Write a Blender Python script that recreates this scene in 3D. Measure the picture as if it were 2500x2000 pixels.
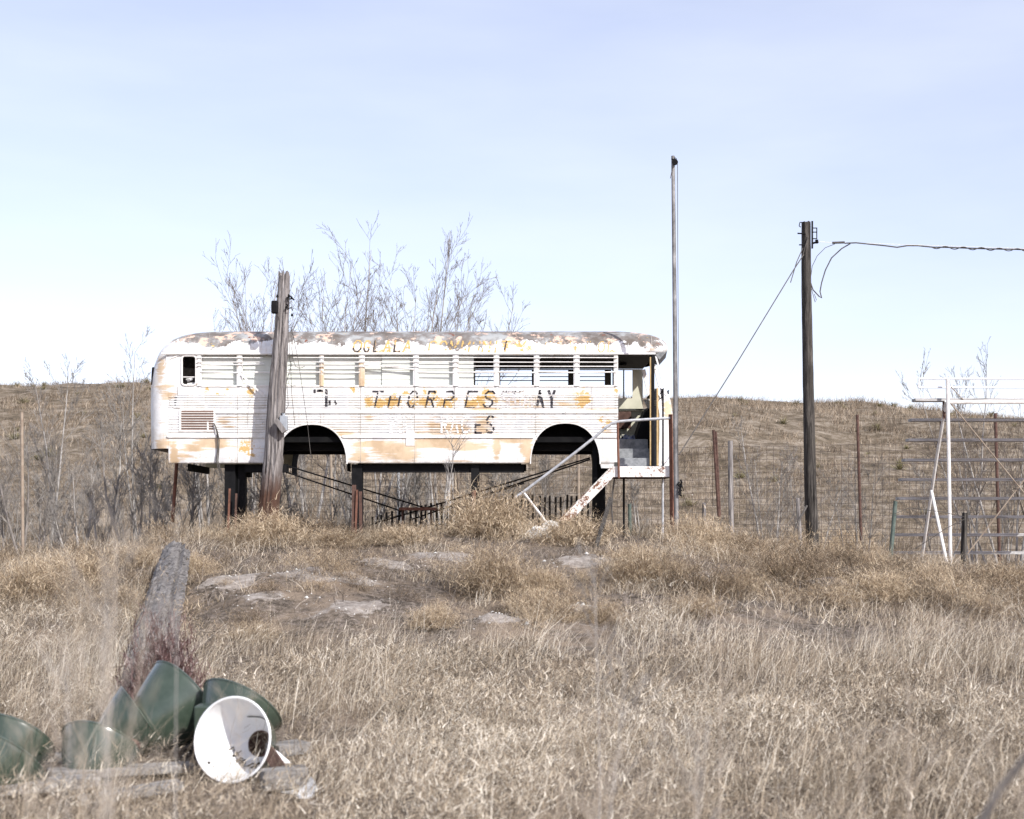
import bpy, math, random
import numpy as np
from math import sin, cos, pi, radians, sqrt
from mathutils import Vector

# ------------------------------------------------------------------ camera, world, sun, exposure
scn = bpy.context.scene
for o in list(bpy.data.objects): bpy.data.objects.remove(o)
COL = scn.collection
EYE = 1.5; F = 3472.0; HOR = 1283.0          # eye height, focal length in photo pixels, horizon row of the photo
cam_d = bpy.data.cameras.new("camera"); cam = bpy.data.objects.new("camera", cam_d); COL.objects.link(cam)
cam.location = (0, 0, EYE); cam.rotation_euler = (pi/2, 0, 0)
cam_d.lens = 50; cam_d.sensor_width = 36; cam_d.shift_y = 283/2500; cam_d.clip_end = 3000; cam_d.clip_start = 0.05
cam_d.dof.use_dof = True; cam_d.dof.focus_distance = 25; cam_d.dof.aperture_fstop = 3.2
scn.camera = cam
SUN_EL, SUN_AZ = radians(36), radians(38)     # azimuth to the right of straight behind the camera
w = bpy.data.worlds.new("World"); scn.world = w; w.use_nodes = True
nt = w.node_tree; nt.nodes.clear()
sky = nt.nodes.new('ShaderNodeTexSky'); sky.sky_type = 'NISHITA'; sky.sun_disc = False
sky.sun_elevation = SUN_EL; sky.sun_rotation = pi - SUN_AZ
sky.altitude = 900; sky.air_density = 1.0; sky.dust_density = 1.6; sky.ozone_density = 2.0
bg = nt.nodes.new('ShaderNodeBackground'); bg.inputs[1].default_value = 0.15
out = nt.nodes.new('ShaderNodeOutputWorld')
# thin high cloud veil
tc = nt.nodes.new('ShaderNodeTexCoord'); mp = nt.nodes.new('ShaderNodeMapping'); mp.inputs['Scale'].default_value = (1.0, 1.0, 4.2)
mp.inputs['Rotation'].default_value = (0, radians(12), 0)
nz = nt.nodes.new('ShaderNodeTexNoise'); nz.inputs['Scale'].default_value = 2.2; nz.inputs['Detail'].default_value = 6
rp = nt.nodes.new('ShaderNodeMapRange'); rp.inputs[1].default_value = .42; rp.inputs[2].default_value = .85; rp.inputs[3].default_value = 0.27; rp.inputs[4].default_value = 0.50
mx = nt.nodes.new('ShaderNodeMixRGB'); mx.inputs[2].default_value = (6.4, 6.55, 6.7, 1)
L = nt.links.new
hs = nt.nodes.new('ShaderNodeMixRGB'); hs.blend_type = 'MULTIPLY'; hs.inputs[0].default_value = 1; hs.inputs[2].default_value = (1.16, .95, 1.0, 1)
L(tc.outputs['Generated'], mp.inputs[0]); L(mp.outputs[0], nz.inputs[0]); L(nz.outputs[0], rp.inputs[0])
L(sky.outputs[0], hs.inputs[1]); L(hs.outputs[0], mx.inputs[1]); L(rp.outputs[0], mx.inputs[0]); L(mx.outputs[0], bg.inputs[0]); L(bg.outputs[0], out.inputs[0])
sd = bpy.data.lights.new("sun", 'SUN'); sd.energy = 4.2; sd.angle = radians(0.53); sd.color = (1, .97, .92)
sun = bpy.data.objects.new("sun", sd); COL.objects.link(sun)
sdir = Vector((sin(SUN_AZ)*cos(SUN_EL), -cos(SUN_AZ)*cos(SUN_EL), sin(SUN_EL)))
sun.rotation_euler = sdir.to_track_quat('Z', 'Y').to_euler(); sun.location = (10, -10, 20)
scn.view_settings.view_transform = 'Standard'; scn.view_settings.look = 'None'
scn.view_settings.exposure = 0.45; scn.view_settings.gamma = 1

random.seed(7); rng = np.random.default_rng(7)

# ------------------------------------------------------------------ helpers
def P(px, py, Y):                       # a place seen at this photo pixel, Y metres away
    return ((px-1250)/F*Y, Y, EYE+(HOR-py)/F*Y)

ORI = {}
def ori(o): return ORI.get(o.name, (0, 0, 0)) if o else (0, 0, 0)
def tag(o, label=None, cat=None, group=None, kind=None):
    if label: o['label'] = label
    if cat: o['category'] = cat
    if group: o['group'] = group
    if kind: o['kind'] = kind
    return o
def thing(name, label, cat, loc=(0, 0, 0), group=None):
    o = bpy.data.objects.new(name, None); COL.objects.link(o); o.location = loc; o.empty_display_size = .2
    ORI[o.name] = tuple(loc); return tag(o, label, cat, group)

def mesh_np(name, V, Fq, mat, parent=None, origin=None, smooth=False, attrs=None, tris=None):
    V = np.asarray(V, dtype=np.float32); org = ori(parent) if parent else (origin if origin is not None else (0, 0, 0))
    V = V - np.asarray(org, dtype=np.float32)
    Fq = np.asarray(Fq, dtype=np.int32); used = np.zeros(len(V), bool); used[Fq.ravel()] = True
    if not used.all():
        idx = np.cumsum(used)-1; Fq = idx[Fq].astype(np.int32); V = V[used]
        if attrs: attrs = {k_: np.asarray(v_).ravel()[used] for k_, v_ in attrs.items()}
    me = bpy.data.meshes.new(name); nv = len(V); Fq = np.asarray(Fq, dtype=np.int32)
    k = Fq.shape[1]; nf = len(Fq)
    me.vertices.add(nv); me.vertices.foreach_set('co', V.ravel())
    me.loops.add(nf*k); me.loops.foreach_set('vertex_index', Fq.ravel())
    me.polygons.add(nf); me.polygons.foreach_set('loop_start', np.arange(0, nf*k, k, dtype=np.int32))
    try: me.polygons.foreach_set('loop_total', np.full(nf, k, dtype=np.int32))
    except Exception: pass
    if smooth: me.polygons.foreach_set('use_smooth', np.ones(nf, dtype=bool))
    if attrs:
        for n, a in attrs.items():
            at = me.attributes.new(n, 'FLOAT', 'POINT'); at.data.foreach_set('value', np.asarray(a, dtype=np.float32).ravel())
    me.update(calc_edges=True)
    me.materials.append(mat)
    o = bpy.data.objects.new(name, me); COL.objects.link(o)
    if parent: o.parent = parent; ORI[o.name] = org
    else: o.location = org; ORI[o.name] = tuple(org)
    return o

class MB:
    def __init__(s): s.v = []; s.f = []
    def add(s, vs, fs):
        b = len(s.v); s.v += [tuple(v) for v in vs]; s.f += [tuple(b+i for i in f) for f in fs]; return s
    def box(s, a, b, bev=0):
        x0, x1 = sorted((a[0], b[0])); y0, y1 = sorted((a[1], b[1])); z0, z1 = sorted((a[2], b[2]))
        return s.add([(x0,y0,z0),(x1,y0,z0),(x1,y1,z0),(x0,y1,z0),(x0,y0,z1),(x1,y0,z1),(x1,y1,z1),(x0,y1,z1)],
                     [(0,3,2,1),(4,5,6,7),(0,1,5,4),(1,2,6,5),(2,3,7,6),(3,0,4,7)])
    def bar(s, p, q, w, d, up=(0, 1, 0)):           # rectangular bar p->q, w across, d along 'up'
        p, q = Vector(p), Vector(q); t = (q-p).normalized(); u = Vector(up); u = (u - t*u.dot(t)).normalized(); a = t.cross(u)
        vs = []
        for c in (p, q):
            for i, j in ((-1,-1),(1,-1),(1,1),(-1,1)): vs.append(c + a*(w/2*i) + u*(d/2*j))
        return s.add(vs, [(0,1,2,3),(7,6,5,4),(0,4,5,1),(1,5,6,2),(2,6,7,3),(3,7,4,0)])
    def tube(s, pts, r, n=8, cap=True):
        pts = [Vector(p) for p in pts]; m = len(pts); rs = r if isinstance(r, (list, tuple)) else [r]*m
        ref = Vector((0.13, 1, 0.07)); vs = []
        for i, p in enumerate(pts):
            t = (pts[min(i+1, m-1)]-pts[max(i-1, 0)]).normalized()
            if abs(t.dot(ref.normalized())) > .95: ref = Vector((1, 0, .1))
            a = t.cross(ref).normalized(); b = t.cross(a); ref = a.cross(t)
            for k in range(n):
                an = 2*pi*k/n; vs.append(p + a*(cos(an)*rs[i]) + b*(sin(an)*rs[i]))
        fs = [(i*n+k, i*n+(k+1) % n, (i+1)*n+(k+1) % n, (i+1)*n+k) for i in range(m-1) for k in range(n)]
        if cap: fs += [tuple(range(n)), tuple((m-1)*n+k for k in range(n))[::-1]]
        return s.add(vs, fs)
    def lathe(s, prof, p, axis, n=32, squash=1.0):  # prof: (distance along axis, radius)
        p = Vector(p); t = Vector(axis).normalized(); a = t.cross(Vector((0.1, .2, 1))).normalized(); b = t.cross(a)
        vs = [p + t*h + a*(cos(2*pi*k/n)*r) + b*(sin(2*pi*k/n)*r*squash) for h, r in prof for k in range(n)]
        m = len(prof); return s.add(vs, [(i*n+k, i*n+(k+1) % n, (i+1)*n+(k+1) % n, (i+1)*n+k) for i in range(m-1) for k in range(n)])
    def prism(s, poly, y0, y1):                      # poly in (x, z), extruded along y
        n = len(poly); vs = [(x, y0, z) for x, z in poly] + [(x, y1, z) for x, z in poly]
        return s.add(vs, [tuple(range(n)), tuple(range(n, 2*n))[::-1]] + [(i, i+n, (i+1) % n+n, (i+1) % n) for i in range(n)])
    def build(s, name, mat, parent=None, smooth=False, bevel=0, origin=None):
        if parent: org = ori(parent)
        elif origin is not None: org = origin
        else:
            A = np.array(s.v); org = (float((A[:,0].min()+A[:,0].max())/2), float((A[:,1].min()+A[:,1].max())/2), float(A[:,2].min()))
        me = bpy.data.meshes.new(name); me.from_pydata([(v[0]-org[0], v[1]-org[1], v[2]-org[2]) for v in s.v], [], s.f)
        me.update(); me.materials.append(mat)
        o = bpy.data.objects.new(name, me); COL.objects.link(o)
        if parent: o.parent = parent
        else: o.location = org
        ORI[o.name] = tuple(org)
        if smooth:
            me.polygons.foreach_set('use_smooth', [True]*len(me.polygons))
            me.set_sharp_from_angle(angle=radians(40))
        if bevel:
            md = o.modifiers.new('bevel', 'BEVEL'); md.width = bevel; md.segments = 2; md.limit_method = 'ANGLE'
        return o

def copy_tree(o, parent=None):
    c = o.copy(); COL.objects.link(c)
    if parent: c.parent = parent
    for ch in list(o.children): copy_tree(ch, c)
    return c

# ---- value noise
def _h(i, j, s):
    n = (i*374761393 + j*668265263 + s*974634777) & 0x7fffffff
    n = ((n ^ (n >> 13))*1274126177) & 0x7fffffff
    return ((n ^ (n >> 16)) & 0xffff)/65535.0
def vnoise(x, y, s=0):
    x = np.asarray(x, float); y = np.asarray(y, float)
    i = np.floor(x).astype(np.int64); j = np.floor(y).astype(np.int64); u = x-i; v = y-j
    u = u*u*(3-2*u); v = v*v*(3-2*v)
    return (_h(i,j,s)*(1-u)+_h(i+1,j,s)*u)*(1-v) + (_h(i,j+1,s)*(1-u)+_h(i+1,j+1,s)*u)*v
def fbm(x, y, s=0, o=4):
    t = 0; a = .5; f = 1
    for k in range(o): t = t + a*vnoise(np.asarray(x)*f+k*17.3, np.asarray(y)*f+k*9.1, s+k); a *= .5; f *= 2.03
    return t/(1-.5**o)
def sstep(a, b, x): t = np.clip((np.asarray(x, float)-a)/(b-a), 0, 1); return t*t*(3-2*t)

# ---- node helper
class NT:
    def __init__(s, name):
        s.m = bpy.data.materials.new(name); s.m.use_nodes = True; s.t = s.m.node_tree; s.t.nodes.clear()
        s.o = s.t.nodes.new('ShaderNodeOutputMaterial'); s.b = s.t.nodes.new('ShaderNodeBsdfPrincipled'); s.t.links.new(s.b.outputs[0], s.o.inputs[0])
        s.c = s.t.nodes.new('ShaderNodeTexCoord')
    def put(s, sock, v):
        if hasattr(v, 'is_linked') or isinstance(v, bpy.types.NodeSocket): s.t.links.new(v, sock)
        else: sock.default_value = (tuple(v)+(1,) if isinstance(v, (tuple, list)) and len(v) == 3 and sock.type == 'RGBA' else v)
    def noise(s, scale, detail=5, rough=.6, stretch=(1,1,1), dist=0, off=(0,0,0)):
        mp = s.t.nodes.new('ShaderNodeMapping'); mp.inputs['Scale'].default_value = stretch; mp.inputs['Location'].default_value = off
        s.t.links.new(s.c.outputs['Object'], mp.inputs[0])
        n = s.t.nodes.new('ShaderNodeTexNoise'); n.inputs['Scale'].default_value = scale; n.inputs['Detail'].default_value = detail
        n.inputs['Roughness'].default_value = rough; n.inputs['Distortion'].default_value = dist
        s.t.links.new(mp.outputs[0], n.inputs[0]); return n.outputs[0]
    def step(s, v, a, b, lo=0., hi=1.):
        n = s.t.nodes.new('ShaderNodeMapRange'); n.interpolation_type = 'SMOOTHSTEP'
        for i, x in enumerate((v, a, b, lo, hi)): s.put(n.inputs[i], x)
        return n.outputs[0]
    def math(s, op, a, b=0.):
        n = s.t.nodes.new('ShaderNodeMath'); n.operation = op; s.put(n.inputs[0], a); s.put(n.inputs[1], b); return n.outputs[0]
    def mix(s, f, a, b, mode='MIX'):
        n = s.t.nodes.new('ShaderNodeMixRGB'); n.blend_type = mode; s.put(n.inputs[0], f); s.put(n.inputs[1], a); s.put(n.inputs[2], b); return n.outputs[0]
    def ramp(s, v, stops):
        n = s.t.nodes.new('ShaderNodeValToRGB'); e = n.color_ramp.elements
        while len(e) < len(stops): e.new(.5)
        for k, (p, c) in enumerate(stops): e[k].position = p; e[k].color = tuple(c)+(1,)
        s.put(n.inputs[0], v); return n.outputs[0]
    def attr(s, n):
        a = s.t.nodes.new('ShaderNodeAttribute'); a.attribute_name = n; return a.outputs['Fac']
    def bump(s, v, strength=.4, dist=.01):
        n = s.t.nodes.new('ShaderNodeBump'); n.inputs['Strength'].default_value = strength; n.inputs['Distance'].default_value = dist
        s.put(n.inputs['Height'], v); s.t.links.new(n.outputs[0], s.b.inputs['Normal'])
    def fin(s, col=None, rough=.7, metal=0., spec=.3):
        if col is not None: s.put(s.b.inputs['Base Color'], col)
        s.put(s.b.inputs['Roughness'], rough); s.put(s.b.inputs['Metallic'], metal); s.b.inputs['Specular IOR Level'].default_value = spec
        return s.m
    def transl(s, col, f=.3):
        tr = s.t.nodes.new('ShaderNodeBsdfTranslucent'); s.put(tr.inputs[0], col); m = s.t.nodes.new('ShaderNodeMixShader'); m.inputs[0].default_value = f
        s.t.links.new(s.b.outputs[0], m.inputs[1]); s.t.links.new(tr.outputs[0], m.inputs[2]); s.t.links.new(m.outputs[0], s.o.inputs[0])

M = {}
def simple(name, c1, c2, scale=8, rough=.7, metal=0, stretch=(1,1,1), bump=0, spec=.3, c3=None, lo=.35, hi=.65):
    n = NT(name); v = n.noise(scale, 6, .65, stretch); st = [(lo, c1), (hi, c2)]
    if c3: st.append((min(.98, hi+.12), c3))
    col = n.ramp(v, st)
    if bump: n.bump(n.noise(scale*2.5, 4, .6, stretch), bump, .01)
    M[name] = n.fin(col, rough, metal, spec); return M[name]

simple('black_steel', (.004,.004,.005), (.010,.010,.011), 6, .7, spec=.15, c3=(.035,.028,.025))
simple('near_black', (.004,.004,.005), (.010,.010,.010), 6, .8, spec=.1)  # plain near-black base colour for wheel housings and floor
simple('dark_inside', (.035,.035,.033), (.07,.07,.065), 5, .8)
simple('rust', (.10,.045,.03), (.21,.10,.07), 9, .9, bump=.3, c3=(.28,.17,.12))
simple('rust_dark', (.06,.035,.028), (.13,.075,.06), 12, .9, bump=.3)
simple('tan_pipe', (.22,.17,.13), (.34,.28,.22), 7, .8)
simple('galv', (.32,.33,.35), (.55,.56,.58), 10, .5, .35, c3=(.65,.66,.68))
simple('white_pipe', (.80,.79,.77), (.66,.63,.60), 9, .6, c3=(.35,.2,.14), lo=.4, hi=.66)
simple('wire_dark', (.05,.045,.042), (.11,.10,.09), 10, .7)
simple('fence_wire', (.07,.055,.05), (.15,.12,.10), 5, .8)
simple('board_panel', (.60,.63,.585), (.68,.705,.66), 4, .6)
simple('cream_inside', (.50,.49,.38), (.62,.60,.48), 3, .7)
simple('grey_step', (.16,.17,.18), (.30,.31,.32), 12, .8)
simple('blue_scrap', (.02,.04,.16), (.45,.5,.6), 22, .6)
simple('ochre_trim', (.40,.27,.12), (.52,.38,.20), 10, .6)
simple('box_grey', (.28,.30,.33), (.38,.41,.44), 8, .5, .2)
simple('green_post', (.06,.085,.075), (.12,.15,.13), 12, .7)
simple('white_scrap', (.72,.73,.74), (.85,.85,.84), 8, .5)
simple('concrete', (.55,.54,.50), (.70,.69,.66), 20, .95, bump=.5)
simple('grille_mesh', (.15,.10,.08), (.25,.175,.14), 60, .9)

def wood(name, cols, stretch=(14,14,1), scale=1.7, bump=1.0, low=None):
    n = NT(name); v = n.noise(scale, 8, .7, stretch, .6); g = n.noise(scale*.6, 4, .6, (3,3,1))
    c = n.ramp(v, [(.38, cols[0]), (.49, cols[1]), (.62, cols[2])]); c = n.mix(n.step(g, .4, .75), c, cols[1])
    if low is not None:
        g2 = n.t.nodes.new('ShaderNodeSeparateXYZ'); n.t.links.new(n.c.outputs['Object'], g2.inputs[0])
        f = n.step(n.math('ADD', g2.outputs[2], n.math('MULTIPLY', n.noise(4, 4, .6, (4,4,1)), .5)), low[0], low[1], 1., 0.)
        c = n.mix(f, c, n.mix(.9, c, low[2]))
    n.bump(v, bump, .02); M[name] = n.fin(c, .9, 0, .15)
wood('grey_wood', [(.075,.068,.065), (.20,.185,.18), (.34,.32,.31)])
wood('post_wood', [(.03,.027,.026), (.19,.172,.165), (.36,.335,.325)], low=(1.15, 1.75, (.075,.036,.022)))
wood('tar_wood', [(.012,.011,.010), (.05,.045,.041), (.125,.113,.10)])
wood('bench_wood', [(.2,.195,.19), (.40,.39,.38), (.56,.55,.54)], stretch=(1,14,14))
wood('log_wood', [(.02,.019,.018), (.155,.145,.14), (.28,.265,.255)], stretch=(14,1.6,14), scale=2.5)

# ------------------------------------------------------------------ terrain
CREST_PX = [-600, -200, 0, 60, 160, 370, 700, 1100, 1500, 1660, 1720, 1900, 2050, 2095, 2200, 2270, 2330, 2450, 2600, 3200]
CREST_PY = [965, 945, 937, 941, 934, 940, 950, 962, 975, 977, 975, 981, 985, 983, 998, 1000, 1006, 1018, 1030, 1060]
YB = np.array([-60, 0, 9, 12, 15, 18, 22, 25, 30, 38, 44]); ZB = np.array([-.1, 0, 0, .12, .50, .92, 1.15, 1.30, 1.12, .9, .95])
_yy = np.linspace(-60, 44, 1041); _zz = np.interp(_yy, YB, ZB); _k = np.ones(21)/21; _zz = np.convolve(np.pad(_zz, 10, 'edge'), _k, 'valid')
BARE = []                                # open patches of pale sandy soil: x, y, rx, ry
def hgt(x, y):
    x = np.asarray(x, float); y = np.asarray(y, float)
    z = np.interp(y, _yy, _zz)
    z = z - (.38*sstep(2.0, 5.5, x)+.36*sstep(5, 9.5, x))*sstep(11.5, 21, y)*(1-sstep(40, 60, y)) - .42*sstep(4.5, 9, -x)*sstep(13, 22, y)*(1-sstep(40, 60, y))
    px = 1250 + x/100*F; cz = EYE + (HOR-np.interp(px, CREST_PX, CREST_PY))/F*100 + (fbm(x/5, x*0, 31, 3)-.5)*.7
    t = np.clip((y-44)/(100-44), 0, 1); sh = (t**1.25)*(1-.28*t)/(1-.28)
    up = sh*(cz-.95) + (fbm(x/9, y/9, 5, 3)-.5)*2.2*np.sin(pi*np.clip(t, 0, 1))
    back = -sstep(100, 180, y)*(cz-2)*.8
    z = z + np.where(y > 44, up+back, 0)
    for bx_, by_, rx, ry in BARE:
        q_ = np.exp(-1.3*(((x-bx_)/rx)**2+((y-by_)/ry)**2)); z = z + q_*(.10+.16*(fbm(x*3.1, y*3.1, 14, 4)-.5))
    z = z + (fbm(x/1.3, y/1.3, 3, 4)-.5)*.34*sstep(11, 16, y)*(1-sstep(60, 90, y)) + (fbm(x/.5, y/.5, 8, 2)-.5)*.05
    return z
def G(px, py, y0=6.0, y1=60.0):         # where the view through this pixel meets the ground
    ys = np.arange(y0, y1, .05); xs = (px-1250)/F*ys; zr = EYE+(HOR-py)/F*ys; d = zr-hgt(xs, ys); k = np.argmax(d < 0)
    if d[k] >= 0: q_ = np.where(ys < 27)[0]; k = int(q_[np.argmin((d/ys)[q_])])
    return float(xs[k]), float(ys[k]), float(hgt(xs[k], ys[k]))
_b = []
for px, py, rx, ry in [(735,1418,.55,.45),(865,1432,.5,.45),(1075,1372,.55,.9),(655,1480,.5,.5),(850,1500,.5,.6),(930,1395,.6,.5),(1465,1383,.7,.6),
                       (2040,1440,.5,.6),(1215,1525,.35,.3),(1420,1500,.25,.3),(560,1430,.5,.5),(1720,1420,.4,.3)]:
    g = G(px, py); _b.append((g[0], g[1], rx, ry))
BARE.extend(_b)
def bare(x, y):
    b = np.zeros_like(np.asarray(x, float))
    for bx_, by_, rx, ry in BARE: b = np.maximum(b, 1-np.sqrt(((x-bx_)/rx)**2+((y-by_)/ry)**2))
    return np.clip(b*1.5 + (fbm(x*3.2, y*3.2, 12, 4)-.55)*2.0, 0, 1)*(b > 0)
ys = np.concatenate([np.arange(-20, 4, 1.0), np.arange(4, 30, .11), np.arange(30, 46, .3), np.arange(46, 130, .9), np.arange(130, 260, 8), np.linspace(270, 900, 12)])
xh = np.concatenate([np.arange(0, 9, .12), np.arange(9, 20, .35), np.arange(20, 60, 1.0), np.arange(60, 140, 6), np.linspace(150, 600, 10)])
xs = np.concatenate([-xh[::-1][:-1], xh]); X, Y = np.meshgrid(xs, ys); Z = hgt(X, Y)
V = np.stack([X.ravel(), Y.ravel(), Z.ravel()], 1); nx, ny = len(xs), len(ys)
i = np.arange((ny-1)*(nx-1)); a = (i//(nx-1))*nx + i % (nx-1)
n = NT('ground'); b1 = n.noise(1.1, 8, .7); b2 = n.noise(14, 8, .75); b3 = n.noise(.09, 5, .6); b4 = n.noise(55, 4, .7)
hillc = n.ramp(n.noise(.8, 10, .88), [(.40, (.06,.048,.034)), (.5, (.155,.122,.085)), (.60, (.30,.255,.205))])
c = n.ramp(b2, [(.38, (.045,.036,.029)), (.5, (.115,.095,.077)), (.62, (.24,.20,.17))])
c = n.mix(n.step(b1, .42, .62), c, (.23,.18,.135))
sx = n.t.nodes.new('ShaderNodeSeparateXYZ'); n.t.links.new(n.c.outputs['Object'], sx.inputs[0])
c = n.mix(n.step(sx.outputs[1], 30., 50.), c, hillc)
sandy = n.ramp(n.noise(9, 9, .8), [(.38, (.17,.145,.125)), (.5, (.29,.255,.225)), (.62, (.40,.365,.33))])
c = n.mix(n.step(n.math('ADD', n.attr('bare'), n.math('MULTIPLY', n.math('SUBTRACT', b2, .5), 2.2)), .35, .6), c, sandy)
n.bump(b2, .6, .03)
M['ground'] = n.fin(c, .95, 0, .1)
gr = mesh_np('ground', V, np.stack([a, a+1, a+nx+1, a+nx], 1), M['ground'], smooth=True, attrs={'bare': bare(X, Y)*(Y < 40)}); tag(gr, kind='structure')
print('ground', len(V))

# ------------------------------------------------------------------ grass
def grassmat(name, stops, tf=.10):
    n = NT(name); t = n.attr('tone'); c = n.ramp(t, stops); hgt_ = n.attr('rise')
    M[name] = n.fin(c, .75, 0, .2); n.transl(c, tf)
grassmat('dry_grass', [(0, (.04,.030,.021)), (.28, (.165,.128,.090)), (.55, (.34,.275,.20)), (.8, (.53,.45,.345)), (1, (.78,.71,.60))])
grassmat('grey_litter', [(0, (.05,.04,.034)), (.4, (.125,.10,.085)), (.75, (.25,.21,.178)), (1, (.50,.44,.39))])
grassmat('gold_brush', [(0, (.06,.043,.03)), (.3, (.20,.145,.095)), (.6, (.44,.34,.225)), (1, (.74,.62,.46))])
grassmat('red_weed', [(0, (.04,.02,.02)), (.5, (.10,.055,.052)), (.8, (.20,.13,.12)), (1, (.5,.43,.40))])
grassmat('hill_grass', [(0, (.06,.048,.036)), (.35, (.16,.12,.085)), (.7, (.31,.245,.175)), (1, (.46,.39,.31))])
grassmat('yucca_green', [(0, (.08,.075,.04)), (.5, (.18,.16,.08)), (1, (.34,.30,.18))])
grassmat('green_sprout', [(0, (.04,.06,.02)), (1, (.13,.16,.06))])
grassmat('pale_stalk', [(0, (.38,.33,.27)), (1, (.66,.61,.55))])

def blades(Pn, H, W, lean, az, K=3, tone=None, droop=0.25, wig=.0, dirv=None):
    N = len(Pn); t = np.linspace(0, 1, K+1)[None, :]
    d = np.stack([np.cos(az), np.sin(az), np.zeros(N)], 1)
    if dirv is None:
        pos = Pn[:, None, :] + d[:, None, :]*((lean*H)[:, None]*t**1.6)[:, :, None]
        pos[:, :, 2] += H[:, None]*(t - droop*lean[:, None]*t*t)
    else: pos = Pn[:, None, :] + dirv[:, None, :]*(H[:, None]*t)[:, :, None] + d[:, None, :]*((lean*H)[:, None]*t*t)[:, :, None]
    if wig:
        pos = pos + (rng.normal(0, wig, (N, K+1, 3))*(H[:, None]*t)[:, :, None])
    o = rng.uniform(0, 2*pi, N); s = np.stack([np.cos(o), np.sin(o)*.6, rng.uniform(-.3, .3, N)], 1)
    wd = W[:, None]*np.clip(1.05-t, .12, 1)**.7*.5
    A = pos - s[:, None, :]*wd[:, :, None]; B = pos + s[:, None, :]*wd[:, :, None]
    V = np.stack([A, B], 2).reshape(-1, 3)
    if tone is None: tone = rng.uniform(0, 1, N)
    T = np.repeat(np.clip(tone, 0, 1), (K+1)*2)
    b = (np.arange(N)*(K+1)*2)[:, None] + (np.arange(K)*2)[None, :]; b = b.ravel()
    return V, np.stack([b, b+1, b+3, b+2], 1), T
def merge(parts):
    Vs, Fs, Ts = [], [], []; o = 0
    for V, Fq, T in parts: Vs.append(V); Fs.append(Fq+o); Ts.append(T); o += len(V)
    return np.concatenate(Vs), np.concatenate(Fs), np.concatenate(Ts)
def field(N, y0, y1, keep, clump=6, sig=.05, margin=1.6):
    C = max(1, N//clump); y = np.sqrt(rng.uniform(0, 1, C)*(y1*y1-y0*y0)+y0*y0); x = rng.uniform(-1, 1, C)*(.385*y+margin)
    k = rng.uniform(0, 1, C) < keep(x, y); x, y = x[k], y[k]
    x = np.repeat(x, clump); y = np.repeat(y, clump); cid = np.repeat(np.arange(k.sum()), clump)
    x = x + rng.normal(0, 1, len(x))*sig; y = y + rng.normal(0, 1, len(y))*sig
    return x, y, cid
def stand(N, y0, y1, keep, h, wd, lean=.45, clump=6, sig=.05, K=3, bias=(0.15, 0), tshift=0, wig=.03, hn=True, bare_cut=True):
    kp = (lambda x, y: keep(x, y)*(1-.97*sstep(.15, .5, bare(x, y)))) if bare_cut else keep
    x, y, cid = field(N, y0, y1, kp, clump, sig); n_ = len(x)
    if n_ == 0: return np.zeros((0,3)), np.zeros((0,4), int), np.zeros(0)
    z = hgt(x, y)-.01; nm = fbm(x*.9, y*.9, 21, 3); ch = rng.uniform(.75, 1.2, cid.max()+1)[cid]
    H = h*rng.uniform(.45, 1.15, n_)*ch*((.55+nm*.95) if hn else 1)
    caz = rng.uniform(0, 2*pi, cid.max()+1)[cid]; az = caz + rng.normal(0, .9, n_)
    az = np.arctan2(np.sin(az)+bias[1], np.cos(az)+bias[0]*2)
    ct = rng.uniform(-.26, .26, cid.max()+1)[cid]
    tone = .5 + ct + rng.normal(0, .27, n_) + (fbm(x*.35, y*.35, 44, 3)-.5)*.7 + tshift
    return blades(np.stack([x, y, z], 1), H, wd*rng.uniform(.6, 1.3, n_), lean*rng.uniform(.2, 1.9, n_), az, K, tone, wig=wig)
def ppx(x, y): return 1250+x/y*F
one = lambda x, y: np.ones_like(x)
LAMPX = lambda x, y: 1 - .9*(sstep(-3.0, -2.6, x)*(1-sstep(-1.5, -1.25, x)))*(sstep(7.0, 7.4, y)*(1-sstep(9.6, 10.2, y)))
fgd = lambda x, y: LAMPX(x, y)*(.65+.7*fbm(x*.8, y*.8, 77, 3))
def midkeep(x, y):
    r = sstep(1400, 1650, ppx(x, y)); l = 1-sstep(250, 430, ppx(x, y)); return np.clip(.04+.9*r*np.clip(fbm(x*.7, y*.7, 49, 3)-.35, 0, 1)+.6*l+.35*(fbm(x*.9, y*.9, 50, 3) > .62), 0, 1)
edge_y = lambda x, y: 14.0 + 1.6*(fbm(ppx(x, y)/160., x*0+3, 71, 3)-.5)*2 + 1.3*sstep(1500, 1750, ppx(x, y))*0 + 2.5*(1-sstep(250, 480, ppx(x, y)))
lim = lambda x, y: 1-sstep(-.6, .6, y-edge_y(x, y))
def flecks(N, y0, y1, keep, hmax, ln, wd, tsh=0., clump=14, sig=.07):
    x, y, cid = field(N, y0, y1, keep, clump, sig); n_ = len(x); ch = (.25+.95*fbm(x*1.6, y*1.6, 23, 3))
    z = hgt(x, y) + hmax*ch*rng.uniform(0, 1, n_)**.8
    d = rng.normal(0, 1, (n_, 3)); d[:, 2] = np.abs(d[:, 2])*.9; d[:, 0] += .35; d /= np.linalg.norm(d, axis=1, keepdims=True)
    ct = rng.normal(0, .14, cid.max()+1)[cid]
    return blades(np.stack([x, y, z], 1), ln*rng.uniform(.4, 1.3, n_), wd*rng.uniform(.6, 1.4, n_), rng.uniform(.2, .9, n_), rng.uniform(0, 2*pi, n_), 2,
                  .53+ct+rng.normal(0, .24, n_)+(fbm(x*.5, y*.5, 44, 3)-.5)*.8+tsh, dirv=d, wig=.12)
gapk = lambda x, y: np.clip(.05+3.2*(fbm(x*1.5, y*1.5, 83, 4)-.37), 0, 1)
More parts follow.
